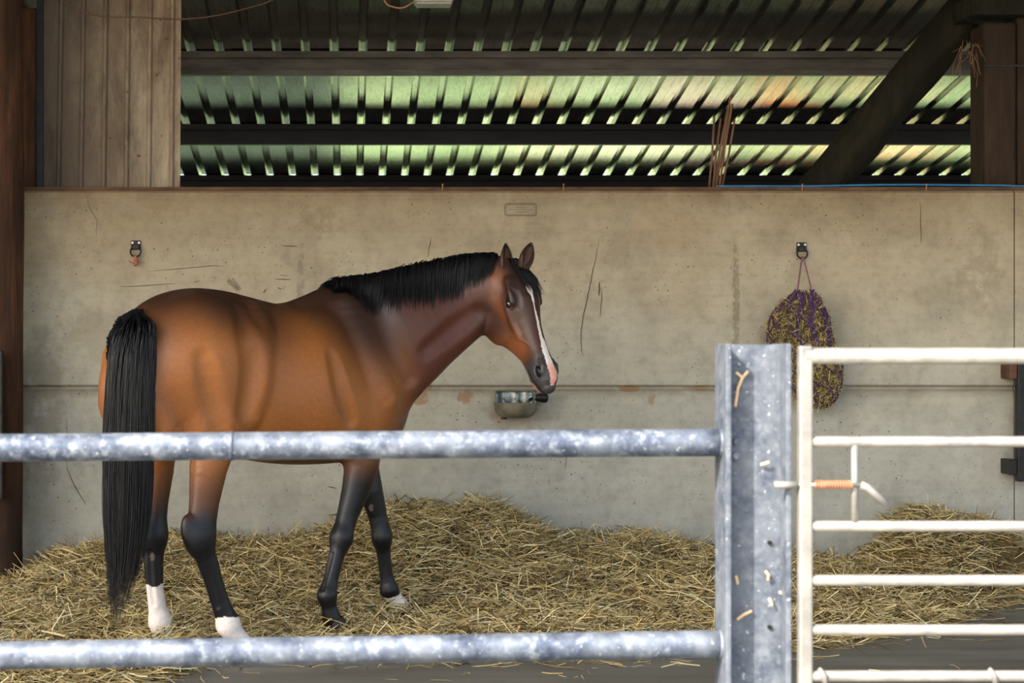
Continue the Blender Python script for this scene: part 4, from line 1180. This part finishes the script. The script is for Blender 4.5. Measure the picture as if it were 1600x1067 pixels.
Vv, q, c = stalks(n, X, Y, Z, tilt, Ls, wd, 'x', dark=0.50+0.52*np.clip(lift/.025, 0, 1))
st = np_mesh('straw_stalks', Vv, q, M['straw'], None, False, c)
tag(st, 'loose straw stalks lying over the bedding', 'straw', kind='stuff')
# scattered wisps on the bare floor
n = 900
X = rng.uniform(-1.8, 4.4, n); Y = rng.uniform(8.2, 11.2, n); e = edge(X)
keep = (Y < e+.05) & (rng.uniform(0, 1, n) < np.exp(-(e-Y)/0.45)*0.6); X, Y = X[keep], Y[keep]; n = len(X)
Vv, q, c = stalks(n, X, Y, np.full(n, .006), rng.normal(0, .03, n), rng.uniform(.04, .16, n), rng.uniform(.0012, .003, n), 'x')
tag(np_mesh('straw_wisps', Vv, q, M['straw'], None, False, c), 'thin scattered straw wisps on the bare grey floor', 'straw', kind='stuff')

# manure by the lower rail
mb = MB(); mp_ = at(150, 992, 9.35)
for k in range(11):
    c0 = Vector((mp_.x+random.uniform(-.09,.09), 9.35+random.uniform(-.06,.06), 0.055+random.uniform(0,.035)))
    R_ = random.uniform(.022,.036); rows = []
    for i in range(7):
        a = math.pi*i/6; rows.append([tuple(c0+Vector((math.sin(a)*math.cos(b_)*R_*1.2, math.sin(a)*math.sin(b_)*R_, math.cos(a)*R_))*(1+0.12*mnoise.noise(Vector((a*2+k, b_, k))))) for b_ in [2*math.pi*j/10 for j in range(11)]])
    mb.grid(rows)
tag(mb.build('manure', M['manure'], smooth=True), 'small dark heap of droppings in the straw behind the tail', 'manure', kind='stuff')

# ------------------------------------------------------------------ hay net
def haynet():
    pf = np.array([[456,1258,12],[464,1257,22],[478,1252,33],[495,1250,42],[512,1250,46],[532,1252,49],[552,1256,52],[572,1262,52],[590,1267,47],[606,1272,40],[620,1276,31],[632,1279,18],[638,1280,6]], float)
    Yc = 11.40; sc = Yc/F
    def surf(py, th, off=0.0, lump=True):
        cx = np.interp(py, pf[:,0], pf[:,1]); hw_ = np.interp(py, pf[:,0], pf[:,2])*sc+off
        l = 1+(0.07*math.sin(3*th+py*.05)+0.06*math.sin(5*th-py*.09)+0.04*math.sin(2*th+py*.13) if lump else 0)
        p = at(cx, py, Yc); y = Yc+0.02-math.sin(th)*min(hw_*0.85*l, .155); y = min(y, 11.585)
        return Vector((p.x+math.cos(th)*hw_*(1 if abs(math.cos(th)) > .92 else l*.98), y, p.z))
    root = tag(empty('hay_net', tuple(at(1258, 638, Yc))), 'purple knotted net stuffed with hay hanging from the right tie ring', 'hay net')
    rows = [[tuple(surf(py, 2*math.pi*k/36, -0.008)) for k in range(37)] for py in np.linspace(457, 637, 40)]
    MB().grid(rows).build('hay', M['hay_core'], root, smooth=True)
    # stalks poking through
    n = 3800; py = rng.uniform(458, 636, n)**1.0; th = rng.uniform(-.3, math.pi+.3, n)
    P = np.array([surf(a, b, -0.004) for a, b in zip(py, th)])
    tl = rng.normal(0.2, .9, n)
    az = rng.uniform(0, 6.28, n)
    Vv, q, c = stalks(n, P[:,0], np.minimum(P[:,1], 11.57), P[:,2], tl, rng.uniform(.025, .085, n), rng.uniform(.0010, .0022, n), 'x')
    c = c*np.array([.92,.92,.66])
    o = np_mesh('hay_stalks', Vv, q, M['straw'], root, False, c); o['kind'] = 'stuff'
    mb = MB(); K = 15
    for sgn in (1, -1):
        for k in range(K):
            pts = []
            for i in range(32):
                f = i/31; py_ = 457+180*f; tw = 2*math.pi*(k/K)+sgn*f*3.4+0.14*math.sin(f*17+k*2.1)
                pts.append(surf(py_+2.2*math.sin(k*3.1+i*.9), tw, 0.011+0.004*math.sin(i*1.3+k)))
            mb.tube(pts, 0.0034, 5, False)
    for th_ in (1.25, 1.35, 1.8, 0.75):
        mb.tube([surf(466+i*7, th_+0.03*math.sin(i*1.7), 0.013) for i in range(12)], [.007-.0003*i for i in range(12)], 6)
    mb.build('net_mesh', M['purple'], root)
    # gathered collar and drawcord
    mb = MB()
    for k in range(14):
        t = 2*math.pi*k/14
        pts = [surf(484, t, 0.008), surf(470, t+.12, 0.010), surf(461, t+.2, 0.008), surf(456, t+.3, 0.01)+Vector((0,0,.004+.012*math.sin(k*2.3)**2))]
        mb.tube(pts, [.0035,.005,.006,.004], 6)
    for (cx, cz) in ((1245,462),(1270,461)):
        c0 = at(cx, cz, 11.38)
        for k in range(5):
            a = k*1.3; mb.tube([c0+Vector((-.02,0,-.018)), c0+Vector((.014*math.cos(a),-.02,.018*math.sin(a)+.012)), c0+Vector((.02,.01,-.02))], .006, 6)
    mb.build('gathered_collar', M['purple'], root)
    rb = c2+Vector((0, -0.004, -0.031))
    for (ax, ay), (bx, by) in (((-.004, 0), (1245, 459)), ((.004, 0), (1269, 456))):
        B_ = at(bx, by, 11.39); A_ = rb+Vector((ax, -.006, 0.004)); mid = A_.lerp(B_, .5)+Vector((0.003, .01, 0))
        MB().tube([A_+Vector((0,.008,.006)), A_, mid, B_], 0.0052, 8).build('drawcord', M['pink_cord'], root, smooth=True)
haynet()

# ------------------------------------------------------------------ fence: post, rails, gate
GY = 5.0
def fx(px, Y=GY): return (px-PX0)/F*Y
def fz(py, Y=GY): return CZ-(py-PY0)/F*Y
post = tag(empty('steel_post', (fx(1185,4.93), GY, 0)), 'weathered galvanised steel channel post between the rails and the gate', 'post')
a, b = fx(1134.5,4.93), fx(1237,4.93); zt2 = fz(537,4.93); tf = 0.014
MB().box((a, 4.93, 0), (a+tf, 5.08, zt2)).build('flange', M['galv_post'], post, bevel=0.003)
MB().box((b-tf, 4.93, 0), (b, 5.08, zt2)).build('flange', M['galv_post'], post, bevel=0.003)
MB().box((a+tf, 5.003, 0), (b-tf, 5.013, zt2-.002)).build('web', M['galv_post'], post)
for py in (848, 980):
    z = fz(py, 4.997); x = fx(1203, 4.997); MB().tube([(x, 4.996, z), (x, 5.004, z)], .006, 12).build('bolt_hole', M['dark_metal'], post)
for (px, py) in ((1150,712),(1152,690)):
    z = fz(py, 4.99); x = fx(px, 4.99); MB().tube([(x, 4.988, z), (x, 5.001, z)], .009, 10).build('bolt', M['galv_rail'], post)
mb = MB()
for pts in ([(1149,635),(1153,606),(1160,590)],[(1160,590),(1150,582)],[(1160,590),(1168,580)],[(1152,968),(1162,960),(1174,955)],[(1189,726),(1201,722)],[(1196,892),(1201,899),(1200,906)],[(1202,935),(1206,945)],[(1150,900),(1152,912)],[(1218,925),(1228,930)]):
    P = [Vector((fx(x,4.99), 4.992-0.004*(i % 2), fz(y,4.99))) for i, (x, y) in enumerate(pts)]
    if len(P) == 2: P.insert(1, P[0].lerp(P[1], .5)+Vector((0,-.004,0)))
    mb.tube(P, 0.0036, 6)
tag(mb.build('straw_scraps', simple('dry_straw_scrap', lin(206,170,120), lin(228,200,156), 40, 0.7, bump=0.2)), 'bits of straw stuck to the face of the galvanised post', 'straw', kind='stuff')

for (pya, pyb, lab) in ((699.5, 691, 'upper weathered galvanised rail crossing in front of the horse'), (1024, 1006, 'lower weathered galvanised rail in front of the hooves')):
    z0, z1 = fz(pya), fz(pyb); X0_, X1_ = fx(0), fx(1134)
    sl_ = (z1-z0)/(X1_-X0_); xa = -2.6
    root = tag(empty('fence_rail', (X0_, GY, z0)), lab, 'rail', 'galvanised fence rails')
    n = 60; P = [(xa+(a+0.004-xa)*k/n, GY, z0+sl_*((xa+(a+0.004-xa)*k/n)-X0_)) for k in range(n+1)]
    MB().tube(P, [0.0362]*(n+1), 36).build('pipe', M['galv_rail'], root, smooth=True)
    if pya < 900:
        xc = fx(362); zc = z0+sl_*(xc-X0_)
        MB().tube([(xc-.006,GY,zc),(xc,GY,zc),(xc+.006,GY,zc)], [.0368,.0388,.0368], 36).build('weld_seam', M['galv_rail'], root, smooth=True)
    # end weld at the post
    MB().tube([(a-.006,GY,z1),(a+.002,GY,z1)], [.0372,.040], 36).build('weld_seam', M['galv_rail'], root, smooth=True)

Y2 = 4.93
gate = tag(empty('field_gate', (fx(1257,Y2), Y2, 0.1)), 'bright galvanised tubular gate with sprung latch right of the post', 'gate')
sx = fx(1257.5,Y2); xe = 3.1
def gbar(name, pts, r, mat='galv_gate', n=20):
    return MB().tube(pts, r, n).build(name, M[mat], gate, smooth=True)
MB().box((sx-.0175,Y2-.0175,0.12),(sx+.0175,Y2+.0175,fz(540,Y2))).build('stile', M['galv_gate'], gate, bevel=0.006)
MB().box((xe-.0175,Y2-.0175,0.12),(xe+.0175,Y2+.0175,fz(540,Y2))).build('stile', M['galv_gate'], gate, bevel=0.006)
z = fz(556,Y2); gbar('gate_bar', [(sx,Y2,z),(xe,Y2,z)], 0.0212)
for py in (690,822,906.5,984,1056): 
    z = fz(py,Y2); gbar('gate_bar', [(sx,Y2,z),(xe,Y2,z)], 0.0142)
for z in (0.48, 0.32, 0.16): gbar('gate_bar', [(sx,Y2,z),(xe,Y2,z)], 0.0142)
x = fx(1335,Y2); gbar('brace', [(x,Y2-.002,fz(690,Y2)),(x,Y2-.002,fz(822,Y2))], 0.0092)
z = fz(757,Y2)
gbar('latch_bolt', [(fx(1208,Y2),Y2-.012,z),(fx(1244,Y2),Y2-.012,z)], 0.0098)
gbar('latch_rod', [(fx(1240,Y2),Y2-.012,z),(fx(1346,Y2),Y2-.012,z)], 0.0055)
gbar('latch_handle', [(fx(1343,Y2),Y2-.012,z),(fx(1353,Y2),Y2-.014,fz(761,Y2)),(fx(1380,Y2),Y2-.03,fz(787,Y2))], [.0105,.0112,.0110])
sp = []; xa, xb = fx(1270,Y2), fx(1330,Y2)
for k in range(12*14+1):
    f = k/(12*14); t = f*14*2*math.pi; sp.append((xa+(xb-xa)*f, Y2-.012+.0098*math.cos(t), z+.0098*math.sin(t)))
MB().tube(sp, 0.0024, 6).build('latch_spring', M['rust_spring'], gate, smooth=True)
for px in (1283, 1548):
    x = fx(px,Y2); zc = fz(1056,Y2)
    gbar('weld_lug', [(x-.008,Y2-.012,zc+.022),(x+.004,Y2-.014,zc+.004),(x+.010,Y2-.012,zc-.03)], [.005,.009,.006], n=10)
